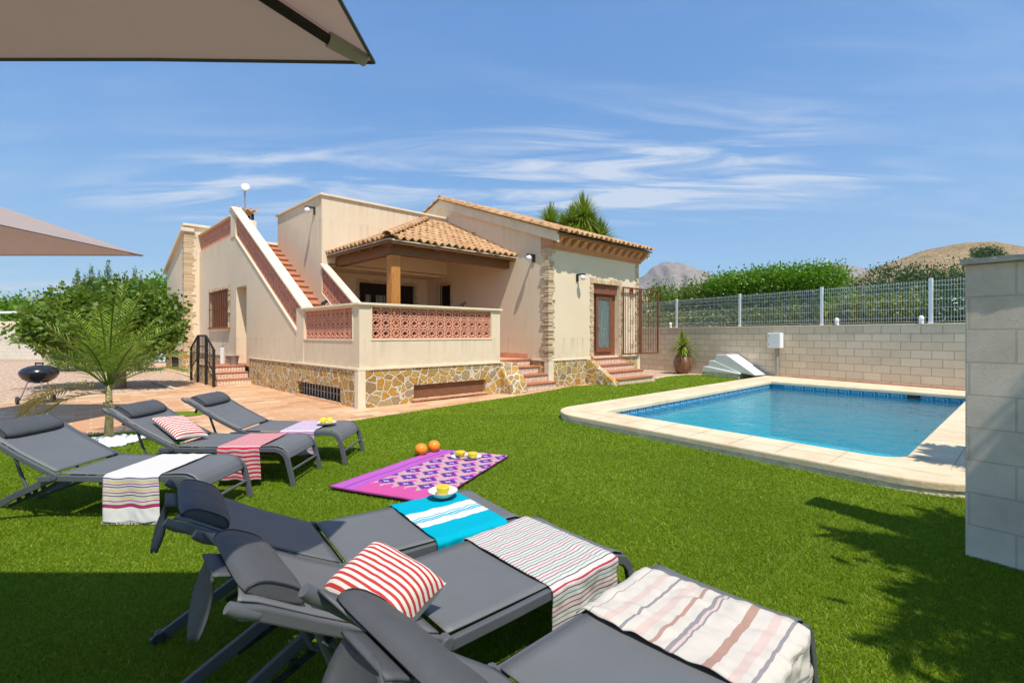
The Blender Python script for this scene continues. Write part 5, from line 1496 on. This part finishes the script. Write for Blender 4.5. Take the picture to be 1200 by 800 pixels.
mb = MB(); mb.tube([(bx-.285, by-.10, .08), (bx-.02, by+.30, .08)], .007, 6); mb.build('axle', M['chrome'], bq)
for (wx, wy) in ((bx-.31, by-.12), (bx-.01, by+.31)):
    mb = MB(); d = Vector((.265, .40, 0)).normalized()*.02; c = Vector((wx, wy, .075)); mb.tube([c-d, c+d], .075, 18); mb.build('wheel', M['black'], bq)
mb = MB(); mb.lathe([(.13, .24), (.14, .25), (0, .252)], (bx, by, 0), 18); mb.build('ash_tray', M['chrome'], bq)

# pebbles
mb = MB(); rs = random.Random(4)
for k in range(210):
    t = rs.uniform(0, 2*math.pi); q = math.sqrt(rs.random()); x = -5.10+.36*q*math.cos(t); y = 5.93+.36*q*math.sin(t); s = rs.uniform(.022, .042)
    z = .012+.03*(1-q)+rs.uniform(0, .012); n = 7; fx, fy, fz = rs.uniform(.8, 1.4), rs.uniform(.8, 1.2), rs.uniform(.5, .8)
    rot = rs.uniform(0, 3); pr = [(math.sin(math.pi*j/5), -math.cos(math.pi*j/5)) for j in range(6)]
    m2 = MB(); m2.lathe([(a*s, b*s) for a, b in pr], (0, 0, 0), n)
    i0 = len(mb.v)
    for vx, vy, vz in m2.v:
        vx, vy = vx*fx, vy*fy; mb.v.append((x+vx*math.cos(rot)-vy*math.sin(rot), y+vx*math.sin(rot)+vy*math.cos(rot), z+vz*fz))
    mb.f += [tuple(i0+j for j in f) for f in m2.f]; mb.mi += [0]*len(m2.f)
o = mb.build('pebbles', M['pebble'], smooth=True); tag(o, 'white pebbles heaped round the foot of the small palm', 'pebbles', kind='stuff')

# ================================================================== VEGETATION
def leaf_cloud(blobs, n, size, seed, mode='leaf', shell=.55, droop=.0, up=.3, aspect=.55, noise_amt=.28, rb=(2, 2.5), clump=0):
    """blobs: (cx,cy,cz,rx,ry,rz). Leaves as folded kites through the outer volume of lumpy ellipsoids."""
    g = np.random.default_rng(seed); V = []; Rn = []
    vol = np.array([b[3]*b[4]+b[4]*b[5]+b[3]*b[5] for b in blobs]); vol = vol/vol.sum()
    for b, f in zip(blobs, vol):
        k = int(n*f)
        if k < 3: continue
        if clump:
            m = max(3, k//clump); d0 = g.normal(size=(m, 3)); d0 /= np.linalg.norm(d0, axis=1)[:, None]
            r0 = (shell+(1-shell)*g.random(m)**.7)*(1+noise_amt*g.normal(0, .5, m)); c0 = d0*r0[:, None]
            idx = g.integers(0, m, k); crad = size*2.2/np.array([b[3], b[4], b[5]])
            c = c0[idx]+g.normal(size=(k, 3))*crad*.55
            rr_ = g.random(m)[idx]*.55+g.random(k)*.45
        else:
            d = g.normal(size=(k, 3)); d /= np.linalg.norm(d, axis=1)[:, None]
            ph = np.sin(d[:, 0]*7+seed)*np.cos(d[:, 1]*6+d[:, 2]*5+seed*2)
            r = (shell+(1-shell)*g.random(k)**.6)*(1+noise_amt*.5*ph+noise_amt*.25*g.normal(size=k)); c = d*r[:, None]
            rr_ = g.beta(rb[0], rb[1], k)
        P = c*np.array([b[3], b[4], b[5]])+np.array([b[0], b[1], b[2]])
        P = P[P[:, 2] > .05] ; kk = len(P); rr_ = rr_[:kk]
        od = P-np.array([b[0], b[1], b[2]]); od /= np.linalg.norm(od, axis=1)[:, None]+1e-6
        ax = od*.6+g.normal(size=(kk, 3))*.75+np.array([0, 0, up-droop]); ax /= np.linalg.norm(ax, axis=1)[:, None]
        sd = np.cross(ax, g.normal(size=(kk, 3))); sd /= np.linalg.norm(sd, axis=1)[:, None]+1e-6
        s = size*g.uniform(.6, 1.25, kk)[:, None]
        q = np.empty((kk, 4, 3)); q[:, 0] = P; q[:, 1] = P+ax*s*.5+sd*s*aspect*.5; q[:, 2] = P+ax*s; q[:, 3] = P+ax*s*.5-sd*s*aspect*.5
        V.append(q.reshape(-1, 3)); Rn.append(np.repeat(rr_, 4))
    V = np.concatenate(V); Rn = np.concatenate(Rn)
    return V, Rn
def crown_obj(name, mat, parent, *a, **k):
    V, Rn = leaf_cloud(*a, **k); return np_mesh(name, V, np.arange(len(V)).reshape(-1, 4), mat, parent, attr=Rn)
def limbs(mb, base, tips, r0, seed):
    rs = random.Random(seed)
    for t in tips:
        b = Vector(base); t = Vector(t); m1 = b.lerp(t, .4)+Vector((rs.uniform(-.1, .1), rs.uniform(-.1, .1), .12)); m2 = b.lerp(t, .75)+Vector((rs.uniform(-.1, .1), rs.uniform(-.1, .1), .08))
        mb.tube([b, m1, m2, t], [r0, r0*.7, r0*.45, r0*.15], 7)
# fig tree
fx, fy = -10.15, 12.1
ft = empty('fig_tree', (fx, fy, 0), 'broad fig tree with large dark leaves on the gravel', 'tree')
mb = MB(); mb.tube([(fx, fy, -.05), (fx+.03, fy, .4), (fx+.12, fy, .8), (fx+.16, fy, 1.15)], [.17, .14, .13, .12], 10)
limbs(mb, (fx+.14, fy, 1.0), [(fx-1.4, fy-.2, 1.5), (fx-.5, fy+.4, 2.3), (fx+.6, fy-.2, 2.2), (fx+.95, fy+.2, 1.5), (fx+.1, fy-.7, 2.2), (fx-.9, fy-.6, 1.2)], .085, 3)
mb.tube([(fx+.1, fy-.2, .3), (fx-.35, fy-.3, .75), (fx-.9, fy-.4, 1.1)], [.07, .05, .03], 7)
mb.build('trunk', M['bark'], ft, smooth=True)
crown_obj('crown', M['fig'], ft, [(-11.7, 12.1, 1.50, .68, .7, .44), (-11.0, 12.0, 1.85, .78, .8, .50), (-10.3, 12.2, 2.08, .78, .8, .54), (-9.55, 12.1, 1.95, .70, .8, .56), (-9.15, 12.0, 1.45, .50, .6, .46), (-10.4, 11.6, 1.70, .80, .6, .38)],
          21000, .125, 5, aspect=.8, shell=.5, droop=.25, clump=10, noise_amt=.22)
# row of cypresses behind
rowx = [(68, 350, 18.2), (78, 338, 17.6), (90, 314, 17.9), (98, 322, 18.3), (106, 312, 17.6), (116, 318, 18.1), (126, 304, 17.8), (137, 320, 17.6), (147, 318, 18.1), (157, 314, 17.8), (164, 322, 18.0), (172, 330, 17.7)]
for k, (px, ty, Y) in enumerate(rowx):
    X = (px-600)/550*Y; zt = 1.37+(392-ty)*Y/550
    e = empty('cypress', (X, Y, 0), 'slender cypress in the row behind the fig tree, ' + ['leftmost and lowest', 'second from the left', 'third from the left, tall', 'fourth from the left, thin', 'fifth from the left, tall', 'sixth from the left', 'tallest, in the middle of the row', 'just right of the tallest', 'fourth from the right', 'third from the right', 'second from the right', 'rightmost, beside the villa gable'][k], 'cypress', 'cypresses behind the fig tree')
    mb = MB(); mb.tube([(X, Y, -.05), (X, Y, zt-.4)], [.06, .015], 6); mb.build('trunk', M['bark'], e)
    h = zt; bl = [(X, Y, h*.28, .46, .46, h*.30), (X, Y, h*.55, .32, .32, h*.28), (X+.02, Y, h*.78, .16, .16, h*.16), (X+.03, Y, h*.90, .07, .07, h*.11)]
    crown_obj('crown', M['cypress'], e, bl, 5200, .085, 40+k, aspect=.35, shell=.3, up=1.1, noise_amt=.15)
# pale tree behind the gable
def bushy(name, X, Y, zc, rx, ry, rz, n, size, mat, label, cat, group=None, seed=1, trunk=True, aspect=.5, blobs=None, clump=10, tr=.1, **kw):
    e = empty(name, (X, Y, 0), label, cat, group)
    if trunk:
        mb = MB(); mb.tube([(X, Y, -.1), (X+.05, Y, zc*.5), (X, Y, zc)], [tr, tr*.8, tr*.4], 8)
        limbs(mb, (X, Y, zc*.55), [(X+rx*.6*math.cos(a), Y+ry*.6*math.sin(a), zc+rz*.3) for a in (0.3, 1.6, 2.9, 4.2, 5.3)], tr*.5, seed)
        mb.build('trunk', M['bark'], e)
    if blobs is None:
        rs = random.Random(seed)
        blobs = [(X, Y, zc, rx*.8, ry*.8, rz*.8)]+[(X+rx*.55*math.cos(a+rs.random()), Y+ry*.55*math.sin(a+rs.random()), zc+rz*rs.uniform(-.3, .45), rx*.5, ry*.5, rz*.5) for a in (0, 1.25, 2.5, 3.75, 5.)]
    crown_obj('crown', mat, e, blobs, n, size, seed+100, aspect=aspect, clump=clump, **kw); return e
bushy('broadleaf_tree', -19.6, 26.5, 3.4, 1.4, 1.4, 1.3, 5000, .20, M['laurel'], 'pale green tree against the left gable of the villa', 'tree', seed=21)
bushy('broadleaf_tree', -43.5, 41, 2.9, 3.2, 3, 1.6, 7000, .34, M['laurel'], 'bright round tree beyond the white wall at the left edge', 'tree', 'distant trees at left', seed=22)
bushy('broadleaf_tree', -40.0, 42.5, 3.4, 2.2, 2, 1.4, 5000, .30, M['shrub'], 'dark tree beyond the white wall, second from the left edge', 'tree', 'distant trees at left', seed=23)
bushy('broadleaf_tree', -36.5, 41.5, 2.9, 2.4, 2, 1.3, 5000, .30, M['shrub'], 'dark low tree beyond the white wall, left of the fig tree', 'tree', 'distant trees at left', seed=24)
bushy('broadleaf_tree', -32.0, 42, 2.6, 2.6, 2, 1.2, 5000, .30, M['fig'], 'low tree beyond the white wall, hidden behind the fig tree', 'tree', 'distant trees at left', seed=25)
# small palm
def frond(ml, base, az, el, L, seed, droop=.9, w=.018, ll=.34, n=30, curl=0):
    """pinnate frond; returns rachis points"""
    rs = random.Random(seed); p = Vector(base); d = Vector((math.cos(az)*math.cos(el), math.sin(az)*math.cos(el), math.sin(el))); pts = [p.copy()]
    seg = L/n
    for k in range(n):
        d = (d+Vector((0, 0, -droop/n*(.3+1.4*k/n)))).normalized(); p = p+d*seg; pts.append(p.copy())
        if k > 4:
            f = k/n; sd = d.cross(Vector((0, 0, 1)))
            if sd.length < .05: sd = Vector((math.sin(az), -math.cos(az), 0))
            sd.normalize(); l = ll*(math.sin(math.pi*min(1, (f+.12))*.92)**.6)*rs.uniform(.85, 1.1)
            up = sd.cross(d).normalized()
            for sg in (-1, 1):
                ld = (d*.75+sd*sg*.75+up*rs.uniform(-.05, .35)).normalized(); tip = p+ld*l+Vector((0, 0, -.25*l)); mid = p+ld*l*.5+Vector((0, 0, -.04*l))
                wv = (d-ld*d.dot(ld)).normalized()*w/2; r = rs.random()
                ml[0] += [p-wv*.5, mid-wv, mid+wv, p+wv*.5]; ml[1] += [r]*4
                ml[0] += [mid-wv, tip, tip, mid+wv]; ml[1] += [r]*4
    return pts
def palm(base, h, fr, label, name='palm', L=1.3, ll=.34, w=.018, n=18, seed=1, dry=(), r=.06, elr=(.3, 1.35), droop=1.0, thin=False):
    e = empty(name, base, label, 'palm tree'); B = Vector(base)
    mb = MB(); mb.tube([B, B+Vector((.01, 0, h*.5)), B+Vector((0, 0, h))], [r*1.3, r, r*.8], 10)
    for k in range(9):
        z = h*(.25+.08*k); a = k*2.4; mb.tube([B+Vector((0, 0, z)), B+Vector((math.cos(a)*r*1.5, math.sin(a)*r*1.5, z+.09))], [r*.55, r*.2], 5)
    mb.build('trunk', M['palmstem'], e, smooth=True)
    rs = random.Random(seed); ml = [[], []]; mr = MB()
    for k in range(n):
        az = k*2.399+rs.uniform(-.2, .2); el = elr[0]+(elr[1]-elr[0])*(k/n)**.8
        if thin and 2.3 < az % (2*math.pi) < 4.2 and el < .95: continue
        pts = frond(ml, B+Vector((0, 0, h*.95)), az, el, L*rs.uniform(.8, 1.1), seed*50+k, droop=droop*rs.uniform(.7, 1.2), ll=ll, w=w); mr.tube(pts[::3], .008, 4)
    leafobj('fronds', ml, M['palm'], e); mr.build('frond_rib', M['palm'], e)
    if dry:
        ml = [[], []]; mr = MB()
        for az, el, l in dry: pts = frond(ml, B+Vector((0, 0, h*.85)), az, el, l, int(az*10), droop=1.5, ll=.34, w=.022); mr.tube(pts[::3], .007, 4)
        leafobj('dry_frond', ml, M['dryfrond'], e); mr.build('dry_rib', M['dryfrond'], e)
    return e
palm((-5.20, 6.05, 0), .72, 0, 'small feathery palm growing from white pebbles beside the loungers', L=1.2, ll=.34, n=25, seed=3, w=.013, thin=True, dry=[(3.05, .38, 1.2), (3.3, .30, 1.05), (3.6, .1, .8)], r=.04, elr=(.50, 1.5), droop=.9)
# tall yucca behind the roof
yt = empty('yucca_tree', (2.2, 20.5, 0), 'tall spiky yucca with three heads rising behind the clay roof', 'tree')
mb = MB(); heads = [((671-600)/550*20.3, 20.3, 1.37+131*20.3/550), ((692-600)/550*20.3, 20.6, 1.37+128*20.3/550), ((645-600)/550*20, 20, 1.37+129*20/550), ((683-600)/550*20.5, 20.5, 1.37+137*20.5/550), ((703-600)/550*20.5, 20.4, 1.37+112*20.5/550), ((660-600)/550*20.5, 20.6, 1.37+122*20.5/550)]
for h in heads: mb.tube([(2.4, 20.5, -.05), (2.5, 20.5, 2.5), (h[0], h[1], h[2]-.1)], [.2, .16, .09], 8)
mb.build('trunk', M['bark'], yt)
for k, h in enumerate(heads):
    ml = [[], []]; rs = random.Random(60+k); yucca_leaves(ml, h, 700, (.9, .9, 1.0, 1.2, 1.0, .9)[k], .035, (0, 2.4), rs); leafobj('leaf_head', ml, M['palm'], yt)
# shade palms beside the camera, right of the frame
palm((3.95, .7, 0), 2.8, 0, 'palm tree right of the camera whose fronds shade the lawn', name='shade_palm', L=1.65, ll=.50, w=.05, n=34, seed=8, r=.13, elr=(-.2, 1.2), droop=.9)
palm((5.5, 3.15, 0), 2.6, 0, 'palm tree behind the grey wall, out of the frame', name='shade_palm', L=1.0, ll=.40, w=.045, n=20, seed=9, r=.11, elr=(-.1, 1.2), droop=.9)
bushy('shade_tree', 4.5, -.3, 3.1, 2.1, 1.8, .7, 16000, .17, M['fig'], 'leafy tree behind the camera at right shading the lawn', 'tree', seed=31)

# hedges behind the pool wall
def WB(t, d, z): return WT(t, d, z)
def t_d(px, d):
    s = (px-600)/550; return (W0[0]+.866*d-s*(W0[1]+.5*d))/(s*wd[1]-wd[0])
t1, t2 = t_d(972, 2.0), t_d(838, 2.0)
def hedge(name, ta, tb, d0, d1, z0, z1, n, size, mat, label, seed, cat='hedge', var=.25, aspect=.5, clump=8, group=None, stems=True, noise_amt=.10, shell=.7, **kw):
    bl = []; rs = random.Random(seed); L = abs(tb-ta); k = max(2, int(L/.55))
    for i in range(k):
        t = ta+(tb-ta)*(i+.5)/k; rt = L/k*.95; zt = z1+rs.uniform(-var, var*.3)
        for zc in np.arange(z0+.35, zt-.2, .6):
            c = WB(t+rs.uniform(-.1, .1), (d0+d1)/2+rs.uniform(-.1, .1), zc); bl.append((*c, rt, (d1-d0)/2, .48))
        c = WB(t, (d0+d1)/2, zt-.4); bl.append((*c, rt, (d1-d0)/2, .42))
    e = empty(name, WB((ta+tb)/2, (d0+d1)/2, 0), label, cat, group)
    mb = MB()
    for i in range(k):
        c = WB(ta+(tb-ta)*(i+.5)/k, (d0+d1)/2, 0); mb.tube([(c[0], c[1], -.05), (c[0]+.05, c[1], z1-.6)], [.04, .015], 5)
    mb.build('stem', M['bark'], e)
    crown_obj('foliage', mat, e, bl, n, size, seed, aspect=aspect, clump=clump, noise_amt=noise_amt, shell=shell, **kw); return e
hedge('laurel_hedge', t1, t2, 1.2, 2.8, .9, 3.62, 60000, .11, M['laurel'], 'tall bright green laurel hedge rising above the white fence', 51)
hedge('broadleaf_shrub', t2+.3, t2+2.8, 1.0, 2.4, .6, 3.25, 13000, .14, M['fig'], 'darker large leaved shrub left of the laurel hedge', 52, cat='shrub', var=.5)
hedge('climber', t_d(968, .9), t_d(822, .9), .62, 1.15, .8, 2.3, 20000, .085, M['ivy2'], 'dark leafy climber with pale flowers behind the fence below the laurel', 53, cat='climber')
hedge('climber', t_d(1085, .9), t_d(972, .9), .62, 1.4, .7, 2.4, 20000, .085, M['ivy'], 'yellowish green climber behind the right part of the fence', 54, cat='climber')
hedge('climber', t_d(1230, .9), t_d(1090, .9), .62, 1.3, .7, 2.35, 9000, .085, M['shrub'], 'dark green climber with white blooms behind the fence beside the grey wall', 57, cat='climber')
hedge('climber', t_d(820, .9), t_d(760, .9), .62, 1.2, .7, 2.3, 9000, .09, M['ivy'], 'leafy climber behind the fence near the iron gate', 58, cat='climber')
mb = MB(); rs = random.Random(2)
for k in range(60):
    px = rs.choice([rs.uniform(770, 850), rs.uniform(1090, 1128)]); t = t_at(px); c = WT(t, rs.uniform(.40, .5), rs.uniform(1.7, 2.25)); s = rs.uniform(.015, .035)
    mb.lathe([(0, -s*.6), (s, 0), (0, s*.6)], c, 6)
o = mb.build('blossom', M['flower']); tag(o, 'white flowers scattered in the climber behind the fence', 'flowers', kind='stuff')
for k, (X, Y, w, h, lab) in enumerate(((20.7, 27.5, 2.4, 4.9, 'blue green rounded shrub below the brown hill, leftmost'), (24.3, 28, 2.8, 5.6, 'blue green shrub below the brown hill, middle one'), (28.6, 29, 3.0, 6.2, 'blue green shrub below the brown hill beside the grey wall'))):
    bushy('large_shrub', X, Y, h*.55, w, 2.2, h*.5, 15000, .17, M['shrub'], lab, 'shrub', 'shrubs below the hill', seed=70+k)
bushy('large_shrub', 16.3, 23.5, 1.9, 2.6, 1.5, 1.4, 9000, .15, M['laurel'], 'low light green shrub right behind the fence post', 'shrub', 'shrubs below the hill', seed=77)

# ================================================================== FAR LEFT YARD
Yw = 26.3
fw = empty('boundary_wall', (-20, Yw, 0), 'long pale block wall at the far left side of the yard', 'wall')
mb = MB(); mb.box(-48, -17.6, Yw, Yw+.2, -.02, 1.80, 0, lambda x, y, z: (x, y+(x+30)*-.10, z)); mb.build('blockwork', M['block_white'], fw)
mb = MB(); mb.box(-48, -17.6, Yw-.03, Yw+.23, 1.80, 1.86, 0, lambda x, y, z: (x, y+(x+30)*-.10, z)); mb.box(-48, -17.6, Yw+.02, Yw+.18, 1.861, 2.12, 0, lambda x, y, z: (x, y+(x+30)*-.10, z)); mb.build('wall_cap', M['trim'], fw)
rb = empty('white_railing', (-26, Yw, 2.1), 'white tube railing on top of the far left wall', 'railing')
mb = MB(); mb.tube([(-40, Yw+1.1, 2.6), (-26.6, Yw-.25, 2.6)], .07, 8); mb.build('rail', M['white'], rb)
mb = MB()
for k in range(8): X = -39.5+1.8*k; mb.tube([(X, Yw+.1+(X+30)*-.1, 2.12), (X, Yw+.1+(X+30)*-.1, 2.6)], .035, 6)
mb.build('rail_post', M['white'], rb)
gtw = empty('yard_gate', (-16.9, 23.2, 0), 'white metal yard gate between grey posts beside the villa', 'gate')
mb = MB(); mb.box(-17.9, -17.6, 22.9, 23.2, -.01, 2.1); mb.build('gate_pier', M['block_near'], gtw, bevel=.01)
mb = MB(); mb.box(-17.55, -15.6, 23.0, 23.05, .05, 2.0); pn = mb.build('gate_leaf', simple('blue_grey_gate', (.50, .55, .62), .5), gtw)
mb = MB()
for X in (-17.55, -16.6, -16.55, -15.65): mb.box(X, X+.06, 22.97, 22.998, .02, 2.02)
for z in (.05, 1.0, 1.95): mb.box(-17.55, -15.6, 22.975, 22.996, z, z+.05)
mb.build('gate_frame', M['white'], pn)
mb = MB(); mb.box(-17.59, -10, 23.6, 23.8, -.02, 1.9); o = mb.build('side_wall', M['block_white']); tag(o, 'pale wall closing the yard behind the white gate', 'wall')

# ================================================================== HILLS
def ridge_land(name, prof, D, depth, mat, seed, rough, step=4, label=None):
    """heightfield whose crest follows the real skyline of the hills at distance D"""
    g = MB(); xs = list(range(int(prof[0][0]), int(prof[-1][0])+1, step)); rows = 26
    def h(x):
        for (a, ya), (b, yb) in zip(prof, prof[1:]):
            if a <= x <= b:
                t = (x-a)/(b-a); return (392-(ya+(yb-ya)*t))*D/550+1.4
        return 0
    def P(i, j):
        x = xs[i]; f = j/rows; dd = D-depth+2*depth*f; k = 1-abs(2*f-1)**1.35
        hh = h(x)*k; nx = noise.fractal(Vector((x*.035*1.0+seed, f*4.5+seed, seed*.3)), .9, 2.1, 6)
        hh = hh*(1+rough*nx*(1-.97*k**1.6))*(1-.12*(1-k))-(1-k)*6
        return ((x-600)/550*D*(1+(f-.5)*depth/D*1.2), dd, hh)
    i0 = len(g.v)
    for i in range(len(xs)):
        for j in range(rows+1): g.v.append(P(i, j))
    for i in range(len(xs)-1):
        for j in range(rows): a = i*(rows+1)+j; g.f.append((a, a+rows+1, a+rows+2, a+1)); g.mi.append(0)
    o = g.build(name, mat, smooth=True); o['kind'] = 'structure'; return o
ridge_land('hill', [(955, 358), (975, 341), (990, 330), (1003, 324), (1018, 318), (1032, 311), (1050, 305), (1065, 300), (1080, 294), (1095, 291), (1115, 287), (1135, 284), (1160, 283), (1185, 287), (1205, 292), (1260, 305), (1330, 320), (1450, 345), (1650, 375)], 330, 150, M['hill'], 3, .10)
ridge_land('mountain', [(600, 372), (660, 362), (700, 352), (735, 335), (748, 327), (757, 321), (764, 313), (770, 311), (776, 307), (783, 306), (789, 308), (796, 307), (803, 310), (811, 315), (820, 317), (830, 321), (842, 327), (860, 338), (900, 352), (960, 368), (1010, 380)], 2600, 1000, M['mountain'], 7, .55, step=2)
ridge_land('mountain', [(880, 360), (920, 340), (945, 322), (960, 312), (972, 308), (985, 309), (1000, 312), (1014, 315), (1030, 325), (1060, 335), (1120, 350), (1250, 365), (1350, 380)], 3600, 1200, M['mountain'], 12, .5, step=3)
ridge_land('mountain', [(-500, 365), (-300, 352), (-100, 349), (0, 350), (30, 348), (60, 352), (110, 361), (200, 368), (330, 372), (500, 378)], 4200, 1500, M['mountain'], 17, .4, step=5)
bushy('hill_bush', (1157-600)/550*150, 150, 1.37+96*150/550-1.0, 4.6, 3, 2.9, 3500, .6, M['shrub'], 'lone green bush on the brown hill above the grey wall', 'bush', seed=81, trunk=True)
# far villa
hx, hy = 61.5, 190
vb2 = empty('far_house', (hx, hy, 0), 'distant cream house with clay roof behind the iron gate', 'house')
mb = MB(); mb.box(hx-7, hx+4, hy, hy+8, -.1, 15.0); mb.build('wall', M['stucco'], vb2)
mb = MB(); mb.prism([(hx-7.6, 15.0), (hx+4.6, 15.0), (hx-1.5, 18.2)], hy-.5, hy+8.5, lambda a, p, q: (p, a, q)); mb.build('roof', M['roof'], vb2)
mb = MB()
for X in (-5, -1.5, 2): mb.box(hx+X, hx+X+1.2, hy-.06, hy-.002, 11.5, 13.3)
mb.build('window', M['dark'], vb2)

# ================================================================== CAMERA, LIGHT, SKY
cam = bpy.data.cameras.new('camera'); co = bpy.data.objects.new('camera', cam); col.objects.link(co)
co.location = (0, 0, 1.37); co.rotation_euler = (R(90), 0, 0); cam.lens = 16.5; cam.sensor_width = 36; cam.shift_y = -8/1200
cam.clip_start = .05; cam.clip_end = 30000; sc.camera = co
trv = Vector((-.224, .486, -1.0)).normalized()
sun = bpy.data.lights.new('sun', 'SUN'); sun.energy = 3.4; sun.angle = R(.53); sun.color = (1.0, .945, .86)
so = bpy.data.objects.new('sun', sun); col.objects.link(so); so.rotation_euler = trv.to_track_quat('-Z', 'Y').to_euler(); so.location = (5, -8, 20)
w = bpy.data.worlds.new('World'); sc.world = w; w.use_nodes = True; nt = w.node_tree; nt.nodes.clear()
N = nt.nodes.new; Lk = nt.links.new
sky = N('ShaderNodeTexSky'); sky.sky_type = 'NISHITA'; sky.sun_disc = False; sky.sun_elevation = R(61.8); sky.sun_rotation = math.atan2(.224, -.486)
sky.air_density = SKY_AIR; sky.dust_density = SKY_DUST; sky.ozone_density = SKY_OZ; sky.altitude = 0
bg = N('ShaderNodeBackground'); bg.inputs[1].default_value = SKY_STR
out = N('ShaderNodeOutputWorld')
tc = N('ShaderNodeTexCoord'); sep = N('ShaderNodeSeparateXYZ'); Lk(tc.outputs['Generated'], sep.inputs[0])
def mth(op, a, b=None, cl=False):
    n = N('ShaderNodeMath'); n.operation = op; n.use_clamp = cl
    for i, v in enumerate((a, b)):
        if v is None: continue
        if isinstance(v, (int, float)): n.inputs[i].default_value = v
        else: Lk(v, n.inputs[i])
    return n.outputs[0]
zz = mth('ADD', mth('MAXIMUM', sep.outputs[2], 0.0), .10)
px_ = mth('DIVIDE', sep.outputs[0], zz); py_ = mth('DIVIDE', sep.outputs[1], zz)
cmb = N('ShaderNodeCombineXYZ'); Lk(px_, cmb.inputs[0]); Lk(py_, cmb.inputs[1])
def wn(scale, loc, sc3, det, ro, dist, rot=0):
    m = N('ShaderNodeMapping'); Lk(cmb.outputs[0], m.inputs[0]); m.inputs['Location'].default_value = loc; m.inputs['Scale'].default_value = sc3; m.inputs['Rotation'].default_value = (0, 0, rot)
    n = N('ShaderNodeTexNoise'); Lk(m.outputs[0], n.inputs[0]); n.inputs['Scale'].default_value = scale; n.inputs['Detail'].default_value = det; n.inputs['Roughness'].default_value = ro; n.inputs['Distortion'].default_value = dist
    return n.outputs['Fac']
def wr(f, a, b):
    n = N('ShaderNodeMapRange'); n.interpolation_type = 'SMOOTHSTEP'; Lk(f, n.inputs[0]); n.inputs[1].default_value = a; n.inputs[2].default_value = b; return n.outputs[0]
streak = wr(wn(1.5, (3.1, 1.7, 0), (.55, 2.2, 1), 10, .60, 1.1, R(8)), .38, .74)
patch = wr(wn(.55, (1.2, 4.4, 0), (.8, 1.4, 1), 4, .5, .3), .40, .66)
# main bank of cirrus in front of the camera, right of the middle
def blob(cx, cy, rx, ry):
    a = mth('DIVIDE', mth('SUBTRACT', px_, cx), rx); b = mth('DIVIDE', mth('SUBTRACT', py_, cy), ry)
    return mth('SUBTRACT', 1.0, mth('ADD', mth('MULTIPLY', a, a), mth('MULTIPLY', b, b)), True)
bank = mth('MAXIMUM', blob(.55, 2.25, 1.5, .75), mth('MAXIMUM', blob(-1.0, 2.4, 1.3, .55), blob(-4.5, 4.6, 2.5, 1.2)))
cl = mth('ADD', mth('MULTIPLY', mth('MULTIPLY', streak, patch), .30), mth('MULTIPLY', mth('MULTIPLY', bank, streak), 2.0), True)
cl = mth('MULTIPLY', cl, .80)
sc_ = SKY_STR*2**EXPO
sp3 = N('ShaderNodeSeparateColor'); Lk(sky.outputs[0], sp3.inputs[0]); cb3 = N('ShaderNodeCombineColor')
for i, (a_, g_) in enumerate(((.40, .95), (.55, .74), (.75, .50))):
    Lk(mth('MULTIPLY', mth('POWER', mth('MULTIPLY', sp3.outputs[i], sc_), g_), a_/sc_), cb3.inputs[i])
mx = N('ShaderNodeMix'); mx.data_type = 'RGBA'; Lk(cl, mx.inputs[0]); Lk(cb3.outputs[0], mx.inputs[6]); mx.inputs[7].default_value = (.80/sc_, .86/sc_, .95/sc_, 1)
Lk(mx.outputs[2], bg.inputs[0]); Lk(bg.outputs[0], out.inputs[0])
# air
mb = MB(); mb.box(-6500, 6500, -700, 7000, -3, 1500); hz = mb.build('haze', None)
hm = bpy.data.materials.new('haze_air'); hm.use_nodes = True; hm.node_tree.nodes.clear()
ho = hm.node_tree.nodes.new('ShaderNodeOutputMaterial'); pv_ = hm.node_tree.nodes.new('ShaderNodeVolumePrincipled')
pv_.inputs['Color'].default_value = (.80, .88, 1.0, 1); pv_.inputs['Density'].default_value = HAZE; pv_.inputs['Anisotropy'].default_value = .2
hm.node_tree.links.new(pv_.outputs[0], ho.inputs['Volume']); hz.data.materials.clear(); hz.data.materials.append(hm); hz['kind'] = 'stuff'
sc.view_settings.view_transform = 'Standard'; sc.view_settings.look = 'None'; sc.view_settings.gamma = 1; sc.view_settings.use_curve_mapping = False
sc.view_settings.exposure = EXPO
sc.cycles.use_denoising = True
try: sc.cycles.denoiser = 'OPENIMAGEDENOISE'
except Exception: pass
sc.cycles.max_bounces = 8; sc.cycles.transparent_max_bounces = 12; sc.cycles.diffuse_bounces = 3
sc.cycles.sample_clamp_indirect = 6
